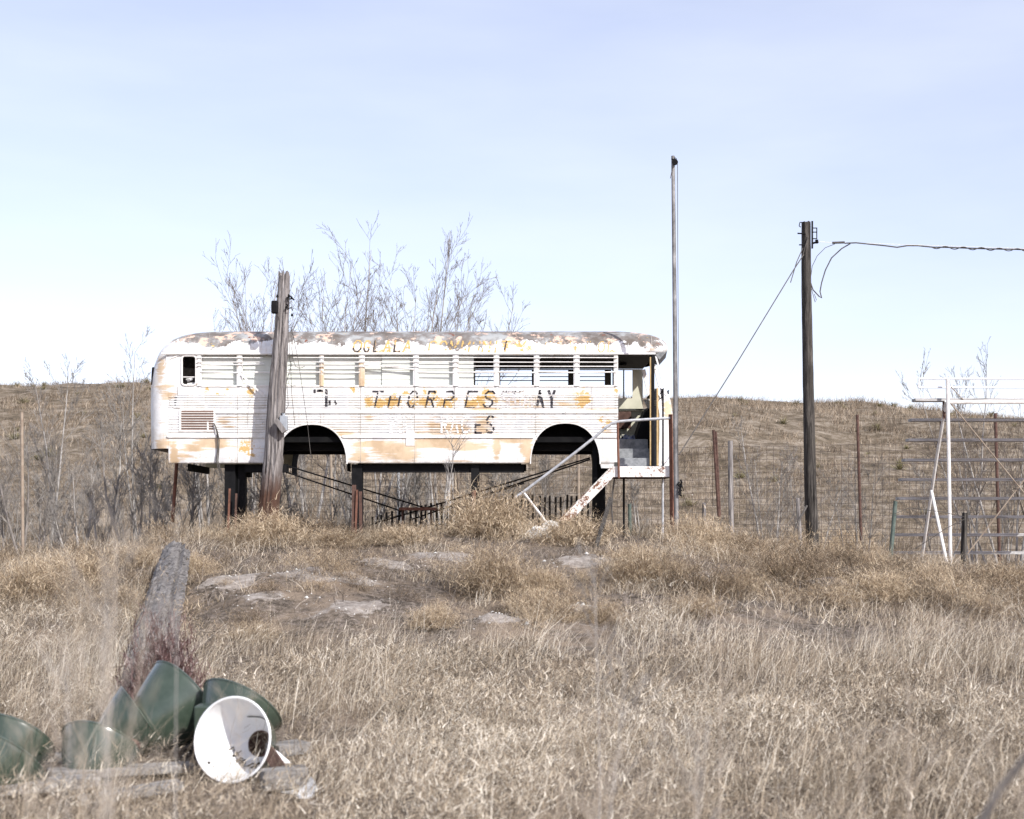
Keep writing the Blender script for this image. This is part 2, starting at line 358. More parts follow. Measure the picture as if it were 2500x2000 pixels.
parts = [stand(60000, 6.4, 11, lambda x, y: fgd(x, y)*gapk(x, y), .21, .0040, 1.3, 9, .06, 4, wig=.12),
         stand(60000, 11, 16.5, lambda x, y: lim(x, y)*gapk(x, y), .21, .0050, 1.3, 9, .07, 3, wig=.12),
         stand(60000, 6.4, 16, lambda x, y: fgd(x, y)*lim(x, y)*np.clip(5*(fbm(x*.9, y*.9, 93, 3)-.48), .08, 1), .48, .0032, .55, 5, .05, 4, tshift=.15, bias=(.45, 0), wig=.06),
         stand(60000, 6.2, 16, lim, .14, .0048, 2.4, 5, .09, 3, tshift=-.08, wig=.2),
         flecks(260000, 6.3, 11, lambda x, y: fgd(x, y)*gapk(x, y), .30, .055, .0062), flecks(200000, 11, 17, lambda x, y: lim(x, y)*gapk(x, y), .28, .065, .0075),
         flecks(90000, 14, 24, lambda x, y: midkeep(x, y)*gapk(x, y), .24, .07, .009, -.08),
         stand(6000, 3.2, 6.4, one, .35, .003, .7, 6, .08, 3), stand(1500, 3.4, 6.6, lambda x, y: np.clip(6*(fbm(x*1.4, y*1.4, 95, 3)-.5), .05, 1), .85, .0035, .35, 5, .05, 5, tshift=.1, wig=.04, hn=False)]
V, Fq, T = merge(parts); g = mesh_np('grass', V, Fq, M['dry_grass'], attrs={'tone': T})
tag(g, 'tangled tan dry grass filling the whole foreground', 'grass', kind='stuff'); print('fg', len(Fq))
def tall(x, y): return np.clip(.08+2.6*(fbm(x*.7, y*.7, 52, 3)-.47), 0, 1)*sstep(21.5, 23, y)
parts = [stand(80000, 15, 22, midkeep, .26, .006, .8, 12, .08, 3, wig=.05),
         stand(50000, 21.5, 27.5, tall, .36, .0062, .5, 14, .09, 3, tshift=.04, bias=(.3, 0)),
         stand(40000, 27, 34, one, .38, .008, .5, 10, .12, 3, tshift=-.05)]
V, Fq, T = merge(parts); g = mesh_np('grass', V, Fq, M['dry_grass'], attrs={'tone': T})
tag(g, 'taller straw coloured grass clumps around the raised bus and along the fence', 'grass', kind='stuff')
parts = [stand(110000, 14, 27, lambda x, y: .25+1.1*fbm(x*1.1, y*1.1, 58, 3), .07, .006, 3.6, 4, .12, 3, wig=.14, hn=False), stand(15000, 14.5, 27, one, .22, .006, 1.6, 3, .1, 3, wig=.12, hn=False)]
V, Fq, T = merge(parts); g = mesh_np('plant_litter', V, Fq, M['grey_litter'], attrs={'tone': T})
tag(g, 'grey brown fallen stems littering the bank in front of the bus', 'ground cover', kind='stuff')
parts = [stand(45000, 34, 60, lambda x, y: .4+.6*fbm(x*.5, y*.5, 60, 3), .42, .016, .5, 7, .18, 2, wig=.05, bare_cut=False),
         stand(100000, 60, 108, lambda x, y: np.clip(4*(fbm(x*.3, y*.3, 61, 4)-.38), .05, 1), .42, .026, .5, 7, .22, 2, wig=.05, bare_cut=False)]
V, Fq, T = merge(parts); g = mesh_np('grass', V, Fq, M['hill_grass'], attrs={'tone': T})
tag(g, 'brown dry grass covering the far hillside', 'grass', kind='stuff'); print('grass done')
# small pale stones in the sandy patches
st = MB()
for (bx_, by_, rx, ry) in BARE:
    for _ in range(20):
        an = random.uniform(0, 2*pi); q = random.uniform(0, 1.2)**.7; x = bx_+cos(an)*rx*q; y = by_+sin(an)*ry*q; r = random.uniform(.004, .016)*(2.2 if random.random() < .1 else 1)
        z = float(hgt(x, y)); vs = []
        for sx_, sy_, sz_ in ((1,0,0),(0,1,0),(-1,0,0),(0,-1,0),(0,0,1),(0,0,-1)): vs.append((x+sx_*r*random.uniform(.6,1.3), y+sy_*r*random.uniform(.6,1.3), z+r*.3+sz_*r*random.uniform(.5,.9)))
        st.add(vs, [(0,1,4),(1,2,4),(2,3,4),(3,0,4),(1,0,5),(2,1,5),(3,2,5),(0,3,5)])
tag(st.build('gravel', M['concrete'], origin=(0,0,0)), 'white chips of stone scattered over the sandy patches', 'gravel', kind='stuff')

# ------------------------------------------------------------------ yuccas on the hill
def yucca_mesh(seed):
    r_ = np.random.default_rng(seed); N = 90; az = r_.uniform(0, 2*pi, N); el = r_.uniform(.15, 1.4, N)
    d = np.stack([np.cos(az)*np.cos(el), np.sin(az)*np.cos(el), np.sin(el)], 1)
    return blades(np.zeros((N,3)), r_.uniform(.3, .55, N), np.full(N, .05), np.full(N, .05), az, 2, None, dirv=d)
ypro = []
spots = [(560, 905)]
for k in range(64):
    y = sqrt(random.uniform(52**2, 101**2)); px = random.choice([random.uniform(0, 420), random.uniform(1650, 2500), random.uniform(1650, 2500)])
    if k < 14: y = random.uniform(97, 100)
    x = (px-1250)/F*y; z = float(hgt(x, y))
    if k < 3:
        V, Fq, T = yucca_mesh(k); o = mesh_np('yucca', V, Fq, M['yucca_green'], origin=(0,0,0), attrs={'tone': T}); ypro.append(o)
    else: o = ypro[k % 3].copy(); COL.objects.link(o)
    o.location = (x, y, z-.05); o.rotation_euler = (0, 0, random.uniform(0, 6)); s = random.uniform(.4, 1.15); o.scale = (s*1.1, s*1.1, s*.9)
    tag(o, 'dull green spiky yucca clump ' + ('along the hill crest' if k < 14 else 'on the hillside slope') + (' left of the bus' if px < 1000 else ' right of the flagpole'), 'yucca', 'yucca clumps scattered over the hillside')

# ------------------------------------------------------------------ bare trees and bushes
def barkmat(name, a, b, c):
    n = NT(name); v = n.noise(6, 6, .7, (1,1,.5)); M[name] = n.fin(n.ramp(v, [(.35, a), (.5, b), (.68, c)]), .85, 0, .2)
barkmat('pale_bark', (.16,.145,.13), (.33,.31,.29), (.50,.475,.45))
barkmat('grey_bark', (.09,.08,.073), (.20,.18,.165), (.33,.30,.28)); barkmat('pale_twig', (.14,.125,.11), (.27,.245,.22), (.42,.395,.365)); barkmat('twig_bark', (.10,.078,.06), (.20,.165,.135), (.36,.32,.275))
def tubes(groups, sides):
    Vs, Fs = [], []; off = 0
    byn = {}
    for p, r in groups: byn.setdefault(len(p), []).append((p, r))
    for m, lst in byn.items():
        A = np.array([p for p, r in lst]); R = np.array([r for p, r in lst]); N = len(lst)
        T = np.gradient(A, axis=1); T /= np.linalg.norm(T, axis=2, keepdims=True)+1e-9
        ref = np.array([.31, .87, .12]); a = np.cross(T, ref); a /= np.linalg.norm(a, axis=2, keepdims=True)+1e-9; b = np.cross(T, a)
        an = np.arange(sides)*2*pi/sides
        ring = A[:, :, None, :] + (a[:, :, None, :]*np.cos(an)[None, None, :, None] + b[:, :, None, :]*np.sin(an)[None, None, :, None])*R[:, :, None, None]
        V = ring.reshape(-1, 3); base = (np.arange(N)*m*sides)[:, None, None] + (np.arange(m-1)*sides)[None, :, None]
        k = np.arange(sides)[None, None, :]; k2 = (k+1) % sides
        Fq = np.stack([base+k, base+k2, base+sides+k2, base+sides+k], -1).reshape(-1, 4)
        Vs.append(V); Fs.append(Fq+off); off += len(V)
    return np.concatenate(Vs), np.concatenate(Fs)
def grow(out, p, d, Ln, r, lev, R, up=.25, maxlev=3, dens=1.0):
    m = 7 if lev == 0 else 5; pts = [p]; ds = [d]; cur = np.array(p, float); dd = np.array(d, float); step = Ln/(m-1)
    for i in range(m-1):
        wv = .045 if lev == 0 else .055; dd = dd + np.array([R.gauss(0, wv), R.gauss(0, wv), R.gauss(0, .03)+up*(.34 if lev == 1 else .2)]); dd /= np.linalg.norm(dd)
        cur = cur + dd*step; pts.append(cur.copy()); ds.append(dd.copy())
    rs = [max(.0034, r*(1-.85*i/(m-1))) for i in range(m)]
    out[min(lev, 3)].append((np.array(pts), np.array(rs)))
    if lev >= maxlev: return
    nchild = int({0: 17, 1: 7, 2: 4}[lev]*dens)
    for k in range(nchild):
        t = (R.uniform(.22, 1.0) if lev == 0 else R.uniform(.2, 1.0))*(m-1); i = min(int(t), m-2); f = t-i
        q = pts[i]*(1-f)+pts[i+1]*f; bd = ds[i]; az = R.uniform(0, 2*pi)
        side = np.cross(bd, [cos(az), sin(az), .3]); side /= np.linalg.norm(side)+1e-9
        sp = R.uniform(.38, .8); nd = bd + side*sp; nd /= np.linalg.norm(nd); tt = t/(m-1)
        cl = Ln*R.uniform(.26, .44)*(1.15-.75*tt if lev == 0 else .85)
        grow(out, q, nd, cl, max(.0036, rs[i]*.48), lev+1, R, up, maxlev, dens)
def tree(name, label, px, top, Y, seed, mat='pale_bark', stems=1, spread=.15, r=.05, dens=1.0, cat='tree', group=None, xt=0, maxlev=3):
    R = random.Random(seed); x = (px-1250)/F*Y; z = float(hgt(x, Y))-.05; H = EYE+(HOR-top)/F*Y - z
    t = thing(name, label, cat, (x, Y, z), group); out = {0: [], 1: [], 2: [], 3: []}
    for s in range(stems):
        a = R.uniform(0, 2*pi); sp = spread*R.uniform(.3, 1.3) if stems > 1 else spread*.3
        h = H*(R.uniform(.6, 1.0) if s else 1.0)
        grow(out, np.array([x+cos(a)*.06*stems, Y+sin(a)*.06*stems, z]), np.array([cos(a)*sp+xt, sin(a)*sp, 1.0])/sqrt(1+sp*sp), h*.97, r*(1 if s == 0 else R.uniform(.6, .9)), 0, R, .22, maxlev, dens)
    top_z = float(np.percentile(np.concatenate([p[:, 2] for l_ in out.values() for p, _ in l_]), 99.2)); fz_ = H/(top_z-z); b0 = np.array([x, Y, z])
    out = {k_: [((p-b0)*[.5+.5*fz_, .5+.5*fz_, fz_]+b0, r_) for p, r_ in l_] for k_, l_ in out.items()}
    V, Fq = tubes(out[0], 7); mesh_np('trunk', V, Fq, M[mat], t, smooth=True)
    V, Fq = tubes(out[1]+out[2]+out[3], 3); mesh_np('crown', V, Fq, M['twig_bark' if cat == 'tree' else 'pale_twig'], t, smooth=True)
    return t
GT = 'bare trees behind the bus'
for k, (px, top, Y, st_, sp, lab) in enumerate([
    (590, 650, 34, 4, .20, 'bare slender tree behind the bus roof, left of the leaning wooden post'),
    (665, 660, 36, 3, .22, 'bare tree mostly hidden behind the leaning wooden post'),
    (745, 610, 36, 4, .26, 'fan-shaped bare tree just right of the leaning wooden post'),
    (815, 570, 35, 4, .22, 'tallest pale bare tree behind the bus, over the rear wheel arch'),
    (885, 610, 37, 4, .26, 'dark multi-stemmed bare tree behind the bus roof lettering'),
    (955, 625, 34, 4, .24, 'upright bare tree behind the roof over the wide side window'),
    (1050, 590, 36, 4, .20, 'tall narrow bare tree behind the middle of the bus roof'),
    (1085, 700, 33, 3, .2, 'low wispy bare tree behind the bus between two taller ones'),
    (1125, 670, 35, 3, .16, 'broad fan-shaped bare tree, last tall one toward the front of the bus'),
    (510, 745, 33, 3, .3, 'thin low bare tree behind the rear roof corner of the bus')]):
    tree('bare_tree', lab, px, top, Y, 100+k, stems=st_, spread=sp, r=.045, group=GT, dens=.92)
for k, (px, top, Y, st_, sp, lab) in enumerate([
    (115, 870, 30, 1, .1, 'tall pale sapling near the left pipe post, reaching above the hill line'),
    (25, 1040, 28, 3, .3, 'dark low sapling clump at the left edge of the picture'),
    (150, 915, 31, 2, .2, 'thin pale sapling just right of the tallest left sapling'),
    (235, 985, 29, 2, .25, 'pale forked sapling halfway between the pipe post and the bus'),
    (345, 800, 32, 2, .16, 'tall dark-twigged sapling right beside the rear end of the bus'),
    (330, 1010, 28, 4, .35, 'dense grey leaning brush close to the rear of the bus'),
    (440, 1060, 29, 3, .3, 'grey brush growing under the rear overhang of the bus'),
    (85, 1120, 28, 4, .4, 'low grey brush around the foot of the left pipe post'),
    (200, 1130, 27.5, 4, .45, 'low spreading brush in front of the left saplings')]):
    tree('bare_sapling', lab, px, top, Y, 200+k, mat='grey_bark' if k in (1, 5, 6, 7) else 'pale_bark', stems=st_, spread=sp, r=.035, group='saplings left of the bus', cat='sapling')
for k, (px, top, Y, st_, sp, lab) in enumerate([
    (700, 1090, 30, 4, .35, 'thin brush seen under the bus behind the rear wheel arch'),
    (790, 1075, 31, 4, .35, 'grey brush seen under the bus left of the second black post'),
    (930, 1080, 30.5, 4, .4, 'pale brush seen under the middle of the bus behind the wire fence'),
    (1060, 1085, 31, 4, .4, 'pale brush seen under the bus left of the third black post'),
    (1200, 1080, 31, 3, .4, 'brush under the bus right of the third black post'),
    (1310, 1060, 31, 3, .35, 'brush seen through the front wheel arch area'),
    (1575, 1160, 30, 2, .3, 'small pale brush below the entry platform'),
    (600, 1110, 31, 4, .4, 'brush behind the leaning wooden post foot')]):
    tree('bare_sapling', lab, px, top, Y, 300+k, mat='grey_bark' if k % 2 else 'pale_bark', stems=st_, spread=sp, r=.028, group='saplings under and behind the bus', cat='sapling')
th = {0: [], 1: [], 2: [], 3: []}; R = random.Random(99)
for k in range(64):
    px = R.choice([R.uniform(-120, 540)]*3 + [R.uniform(560, 1500), R.uniform(1680, 2600)]); Y_ = R.uniform(29, 36); x = (px-1250)/F*Y_; z = float(hgt(x, Y_))-.05
    for q in range(R.choice((2, 3, 4))):
        a = R.uniform(0, 2*pi); sp = R.uniform(.05, .5); grow(th, np.array([x+cos(a)*.1, Y_+sin(a)*.1, z]), np.array([cos(a)*sp, sin(a)*sp, 1.])/sqrt(1+sp*sp), R.uniform(.9, 2.6)*(1 if px < 540 else .7), R.uniform(.01, .022), 1, R, .22, 3, .9)
V, Fq = tubes(th[1]+th[2]+th[3], 3); tag(mesh_np('thicket', V, Fq, M['pale_twig'], smooth=True), 'tangled grey leafless undergrowth along the foot of the hill', 'undergrowth', kind='stuff')
for k, (px, top, Y, st_, sp, r_, lab) in enumerate([
    (1870, 1015, 34, 4, .3, .035, 'pale many-stemmed sapling behind the wire fence left of the utility pole'),
    (1990, 1090, 35, 3, .4, .025, 'low brush behind the base of the utility pole'),
    (2100, 1120, 34, 4, .4, .025, 'low brush behind the pipe post right of the utility pole'),
    (2390, 850, 35, 3, .28, .04, 'bare tree standing behind the middle of the bleachers'),
    (2470, 830, 33, 4, .3, .05, 'pale bare tree behind the bleachers at the right edge of the picture'),
    (2290, 1100, 34, 3, .4, .025, 'low twiggy brush behind the left end of the bleachers'),
    (2440, 1080, 34, 4, .4, .03, 'dense low brush seen between the lower bleacher planks')]):
    tree('bare_sapling' if k not in (3, 4) else 'bare_tree', lab, px, top, Y, 400+k, stems=st_, spread=sp, r=r_, cat='sapling' if k not in (3, 4) else 'tree', dens=.9)

def bush_mesh(seed, n1=420, n2=6, mtone=0.0, ws=1.0):
    r_ = np.random.default_rng(seed)
    az = r_.uniform(0, 2*pi, n1); el = np.arcsin(r_.uniform(.0, 1, n1)); d = np.stack([np.cos(az)*np.cos(el), np.sin(az)*np.cos(el), np.sin(el)*1.0], 1)
    lump = .72+.4*fbm(az*1.3+seed, el*2.5, seed, 2); H = r_.uniform(.55, 1.0, n1)*lump
    p0 = np.stack([r_.normal(0, .06, n1), r_.normal(0, .06, n1), np.zeros(n1)], 1)
    parts = [blades(p0, H, np.full(n1, .009), np.full(n1, .12), r_.uniform(0, 2*pi, n1), 3, r_.uniform(.1, .6, n1), dirv=d, wig=.05)]
    for lev, (nn, ln, w_) in enumerate(((n2, .22, .0095*ws), (n2*3, .10, .0090*ws))):
        t = r_.uniform(.45, 1.0, n1*nn); idx = np.repeat(np.arange(n1), nn)
        p = p0[idx] + d[idx]*(H[idx]*t)[:, None] + r_.normal(0, .035, (n1*nn, 3))
        dv = d[idx]*.45 + r_.normal(0, .8, (n1*nn, 3)); dv /= np.linalg.norm(dv, axis=1, keepdims=True)
        parts.append(blades(p, ln*r_.uniform(.35, 1.0, n1*nn), np.full(n1*nn, w_), np.full(n1*nn, .5), r_.uniform(0, 2*pi, n1*nn), 2, r_.normal(.52+mtone, .25, n1*nn), dirv=dv, wig=.12))
    V, Fq, T = merge(parts); V[:, 2] = np.maximum(V[:, 2], -.03)
    return V, Fq, T
BP = []
for s in range(4): BP.append(bush_mesh(900+s, mtone=.10))
BO = []
bl = [(1185,1305,135,150,'biggest tumbleweed bush, right of the thin white sapling under the bus'),
      (1205,1445,140,135,'wide tumbleweed bush halfway down the bank below the bus centre'),
      (1395,1330,120,80,'brown bush around the foot of the entry stair'),
      (1560,1440,135,110,'large tumbleweed bush on the bank below the entry platform'),
      (660,1330,115,85,'bush hiding the foot of the leaning wooden post'),
      (585,1335,80,60,'bush beside the rear black support posts'),
      (1690,1340,110,85,'tan bush at the foot of the flagpole'),
      (1800,1345,90,60,'dark twiggy bush before the grey fence post'),
      (1060,1530,80,55,'small low tumbleweed on the bare slope below the bus centre'),
      (1350,1510,90,60,'low bush beneath the wide tumbleweed'),
      (1465,1515,80,60,'small bush below the leaning plank'),
      (1330,1440,70,60,'small bush next to the leaning plank foot'),
      (70,1470,130,110,'golden bush at the left edge before the saplings'),
      (190,1430,110,90,'golden bush between the left edge and the fallen log'),
      (300,1500,80,90,'golden bush against the left side of the fallen log'),
      (2060,1360,100,75,'bush at the foot of the pipe post right of the utility pole'),
      (1900,1420,90,60,'low bush left of the utility pole base'),
      (1000,1325,80,50,'bush left of the thin white sapling'),
      (820,1330,90,45,'straw-like bush below the rear wheel arch'),
      (2250,1440,100,60,'low bush in front of the bleacher legs'),
      (2440,1440,110,70,'bush at the right edge in front of the bleachers'),
      (340,1380,80,60,'greyish bush behind the upper end of the fallen log'),
      (620,1560,75,45,'small tumbleweed right of the fallen log'),
      (1700,1500,95,60,'low bush on the right part of the bank'),
      (1545,1395,85,65,'round tumbleweed just right of the leaning plank foot'),
      (1650,1440,100,80,'round tumbleweed on the bank straight below the flagpole'),
      (1310,1490,85,60,'round tumbleweed touching the lower right side of the wide bank tumbleweed'),
      (1800,1450,100,75,'darker round tumbleweed on the bank left of the utility pole'),
      (2150,1460,110,65,'spreading tumbleweed below the green leaning post'),
      (940,1330,70,45,'little tumbleweed before the rusty table under the bus'),
      (470,1400,70,55,'small tumbleweed right of the upper end of the fallen log')]
for k, (px, py, hw, hh, lab) in enumerate(bl):
    x, y, z = G(px, py)
    if py < 1350 and y > 24.2: y = 23.7 if px < 1900 else 25.0; x = (px-1250)/F*y; z = float(hgt(x, y))
    if k < 4:
        V, Fq, T = BP[k]; o = mesh_np('tumbleweed', V, Fq, M['gold_brush'], attrs={'tone': T}); BO.append(o)
    else: o = BO[(k*3+1) % 4].copy(); COL.objects.link(o)
    hw *= 1.35; hh = min(hh*1.4, hw*.95); s = hw/F*y; o.location = (x, y, z-.03); o.scale = (s, s*.9, hh/F*y); o.rotation_euler = (0, 0, k*1.7)
    tag(o, lab, 'bush', 'tumbleweeds on the bank')
V, Fq, T = bush_mesh(77, 420, 10, .05, 2.0)
x = (392-1250)/F*10.0; o = mesh_np('red_weed', V, Fq, M['red_weed'], attrs={'tone': T}); o.location = (x, 10.0, float(hgt(x, 10.0))); o.scale = (.40, .30, .95)
tag(o, 'dark reddish weed growing against the fallen log behind the lamp shades', 'weed')
bp = []
BM = [bush_mesh(950+q, 90, 5, -.02+.05*q) for q in range(4)]
for k in range(230):
    zone = random.random()
    if zone < .5: px, y = random.uniform(1640, 2560), random.uniform(16, 24.5)
    elif zone < .7: px, y = random.uniform(-60, 420), random.uniform(14, 25)
    elif zone < .85: px, y = random.uniform(420, 1500), random.uniform(24, 27)
    else: px, y = random.uniform(420, 1500), random.uniform(14.5, 20)
    x = (px-1250)/F*y; q = random.uniform(.28, .85)*(.7 if zone > .85 else 1); V, Fq, T = BM[k % 4]; a_ = random.uniform(0, 6)
    W_ = np.stack([V[:,0]*cos(a_)-V[:,1]*sin(a_), V[:,0]*sin(a_)+V[:,1]*cos(a_), V[:,2]*random.uniform(.6, 1.0)], 1)*q + [x, y, float(hgt(x, y))-.03]
    bp.append((W_, Fq, np.clip(T+(random.uniform(-.45, -.25) if random.random() < .6 else random.uniform(-.1, .12)), 0, 1)))
V, Fq, T = merge(bp); g = mesh_np('brush', V, Fq, M['gold_brush'], attrs={'tone': T}); tag(g, 'low tangled brown brush growing in patches over the bank', 'brush', kind='stuff')
# thin white sapling in front of the bus
def stalk(name, lab, pts, r, mat, twigs=14, tl=.35, cat='sapling', seed=1, z0=.45):
    R = random.Random(seed); t = thing(name, lab, cat, pts[0]); out = [(np.array([np.array(p) for p in pts]), np.linspace(r, r*.25, len(pts)))]
    mb = [out[0]]; tw = []
    for k in range(twigs):
        tt = R.uniform(z0, 1)*(len(pts)-1); i = min(int(tt), len(pts)-2); f = tt-i; q = np.array(pts[i])*(1-f)+np.array(pts[i+1])*f
        a = R.uniform(0, 2*pi); d = np.array([cos(a), sin(a), R.uniform(.7, 1.8)]); d /= np.linalg.norm(d); ln = tl*R.uniform(.4, 1.1)
        pp = [q + d*ln*s + np.array([0, 0, .15*ln*s*s]) for s in (0, .33, .66, 1)]; tw.append((np.array(pp), np.linspace(r*.35, r*.15, 4)))
        for j in range(3):
            s_ = R.uniform(.3, .95); q2 = q+d*ln*s_; a2 = R.uniform(0, 2*pi); d2 = d+np.array([cos(a2), sin(a2), .4])*.6; d2 /= np.linalg.norm(d2)
            tw.append((np.array([q2+d2*ln*.4*s for s in (0, .33, .66, 1)]), np.linspace(r*.22, r*.1, 4)))
    V, Fq = tubes(mb, 6); mesh_np('stem', V, Fq, M[mat], t, smooth=True)
    V, Fq = tubes(tw, 3); mesh_np('twigs', V, Fq, M[mat], t, smooth=True); return t
stalk('thin_sapling', 'thin whitish sapling standing in front of the bus skirt between two black posts',
      [P(1086,1330,24.2), P(1088,1280,24.2), P(1090,1230,24.2), P(1097,1180,24.2), P(1106,1130,24.2), P(1108,1090,24.2)], .016, 'pale_bark', 16, .5, seed=5)

# ------------------------------------------------------------------ the bus
YN = 25.2; WH = 1.22; YC = YN+WH; S = F/YN
def bx(px): return (px-1250)/S
def bz(py): return EYE+(HOR-py)/S
# paint: attributes hold where worn paint, primer, bare metal and painted groove shade are
n = NT('bus_paint')
na = n.noise(9, 10, .72, (1, 1, 1.0)); nb = n.noise(2.6, 7, .65); nh = n.noise(7, 6, .7, (.25, 1, 3)); nf = n.noise(40, 4, .6)
white = n.ramp(nb, [(.38, (.62,.625,.635)), (.50, (.76,.76,.755)), (.60, (.64,.62,.585))])
white = n.mix(n.math('MULTIPLY', n.step(nh, .60, .72), .30), white, (.50,.48,.45))
tan = n.ramp(nb, [(.4, (.44,.305,.17)), (.6, (.60,.45,.29))])
c = n.mix(n.math('MULTIPLY', n.step(n.math('ADD', n.attr('tan'), n.math('MULTIPLY', n.math('SUBTRACT', nh, .5), 1.9)), .12, .52), .9), white, tan)
och = n.ramp(nf, [(.35, (.50,.31,.10)), (.65, (.62,.43,.19))])
c = n.mix(n.step(n.math('ADD', n.attr('ochre'), n.math('MULTIPLY', n.math('SUBTRACT', n.noise(15, 10, .8, (1,1,1.3)), .5), 3.6)), .40, .47), c, och)
stk = n.step(n.noise(4, 8, .7, (5, 1, .35), 0, (7,2,4)), .54, .68)
c = n.mix(n.math('MULTIPLY', stk, .42), c, (.42,.33,.24))
prim = n.ramp(nb, [(.38, (.12,.10,.085)), (.50, (.19,.175,.165)), (.60, (.33,.34,.34))])
prim = n.mix(n.step(n.noise(3.2, 8, .7, (1,1,1), 0, (5,0,0)), .55, .60), prim, (.60,.43,.34))
prim = n.mix(n.step(n.noise(5.5, 8, .7, (1,1,1), 0, (9,3,0)), .61, .66), prim, (.17,.06,.035))
prim = n.mix(n.step(n.noise(7, 8, .7, (.5,1,1), 0, (2,7,0)), .66, .69), prim, (.62,.42,.08))
pm = n.math('ADD', n.attr('primer'), n.math('MULTIPLY', n.math('SUBTRACT', n.noise(4.5, 10, .78, (1,1,1.3)), .5), 3.4))
c = n.mix(n.step(pm, .5, .56), c, prim)
c = n.mix(n.math('MULTIPLY', n.step(n.math('ADD', n.attr('grime_shade'), n.math('MULTIPLY', n.math('SUBTRACT', na, .5), 1.2)), .25, .8), .7), c, (.13,.10,.08))
n.bump(n.math('ADD', nb, n.step(pm, .5, .56, 0., -.12)), .25, .02)
M['bus_paint'] = n.fin(c, n.mix(n.step(pm, .5, .56), (.42,.42,.42), (.8,.8,.8)), 0, .4)

TAN = [(515,1083,45,10,.9),(470,1092,30,12,.8),(425,1108,9,30,.9),(445,1112,22,8,.6),(400,1082,22,9,.7),(395,1092,14,8,.6),(393,900,9,28,.6),(402,945,22,8,.5),(410,965,18,14,.5),
       (545,1030,22,9,.6),(560,1042,22,4,.4),(590,1068,14,5,.4),(905,1085,45,8,.8),(880,1110,18,18,.6),(960,1095,55,14,.8),(990,1115,35,12,.9),(1080,1082,60,12,1.0),(1130,1092,40,9,.8),
       (1065,1080,40,14,.8),(1150,1085,50,7,.7),(1213,1095,8,30,.8),(1285,1095,14,22,1.0),(1255,1077,30,6,.8),(1290,1120,9,14,.8),(1110,1125,40,4,.5),(840,1062,20,8,.6),(1100,1045,60,22,.55),
       (1055,1040,14,20,.5),(1180,1040,25,22,.6),(1185,1000,35,6,.7),(1260,1000,30,5,.4),(1470,1005,22,4,.8),(1415,1000,50,4,.5),(1030,1085,26,9,.9),(1375,985,30,14,.3),(1440,1005,60,10,.3),
       (1260,985,70,16,.28),(680,1100,10,20,.5),(1590,845,10,30,.5),(1630,1000,9,22,.9),(1120,1050,12,15,.6),(900,1020,12,6,.5),(1070,1065,40,4,.6),(1485,1050,18,20,.35)]
OCH = [(506,951,5,6,.9),(613,956,11,9,.95),(601,1080,14,5,.8),(598,1097,14,8,.9),(615,1110,10,6,.8),(612,1082,8,9,.6),(863,951,6,6,.9),(532,961,4,3,.8),(556,948,5,3,.8),
       (900,982,9,12,1.0),(925,985,18,12,.75),(955,984,20,11,1.0),(965,965,12,8,.6),(990,960,10,8,.8),(1005,985,15,8,.7),(1035,982,16,10,1.0),(1060,975,22,8,.7),(1085,985,22,10,1.0),(1110,975,12,8,.7),(1058,962,8,5,.8),
       (1037,955,4,9,.7),(1150,985,20,9,1.0),(1175,978,12,14,.9),(1190,963,16,12,1.0),(1210,978,6,10,.7),(1140,965,10,5,.5),(1424,972,16,16,1.0),(1418,986,13,8,.9),(1440,965,8,6,.5),(1505,955,4,8,.8),
       (1467,1027,7,6,.7),(1485,1030,6,7,.7),(1475,1042,6,5,.6),(1478,1052,7,4,.5),(612,1052,0.1,.1,0),(935,858,70,4,.55),(600,1128,8,2,.4),(1404,850,5,8,.6),(1290,850,12,6,.6),(1310,855,6,8,.5),
       (1150,838,45,5,.8),(1080,838,14,7,.75),(1100,850,4,9,.6),(1195,845,4,7,.5),(1235,842,12,9,.75),(1265,842,14,7,.85),(1275,855,6,7,.7),(1380,838,10,5,.6),(1320,838,60,2,.35),(955,852,14,6,.5),(1497,858,9,4,.6)]
def blob(px, py, lst):
    v = np.zeros_like(px, dtype=float)
    for cx, cy, rx, ry, a_ in lst: v = np.maximum(v, a_*np.exp(-(((px-cx)/(rx*1.15))**2+((py-cy)/(ry*1.15))**2)))
    return v
def paint_attrs(px, py, roof=False):
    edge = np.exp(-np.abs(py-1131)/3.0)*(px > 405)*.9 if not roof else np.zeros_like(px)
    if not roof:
        gr_ = np.where((py > 966) & (py < 998), np.cos((py-966)/6.2*2*pi), np.where((py > 1013) & (py < 1061), np.cos((py-1013)/6.2*2*pi), 0)); edge = edge + (px > 434)*.42*np.clip(gr_, 0, 1)**2  # groove rows darkened in the colour, painting in the rib shading
    pr = np.zeros_like(px, dtype=float)
    if roof:
        lim = 842 + 14*(fbm(px/34, px*0, 90, 3)-.5)*2 + 4*np.sin(px/77)
        pr = np.clip(.5+(lim-py)/22.0, 0, 1.1); pr = np.where(px > 1600, pr*.6, pr)
        pr = np.where((px > 640) & (px < 805), pr-.28, pr)
    return {'tan': blob(px, py, TAN), 'ochre': blob(px, py, OCH), 'primer': pr, 'grime_shade': edge}

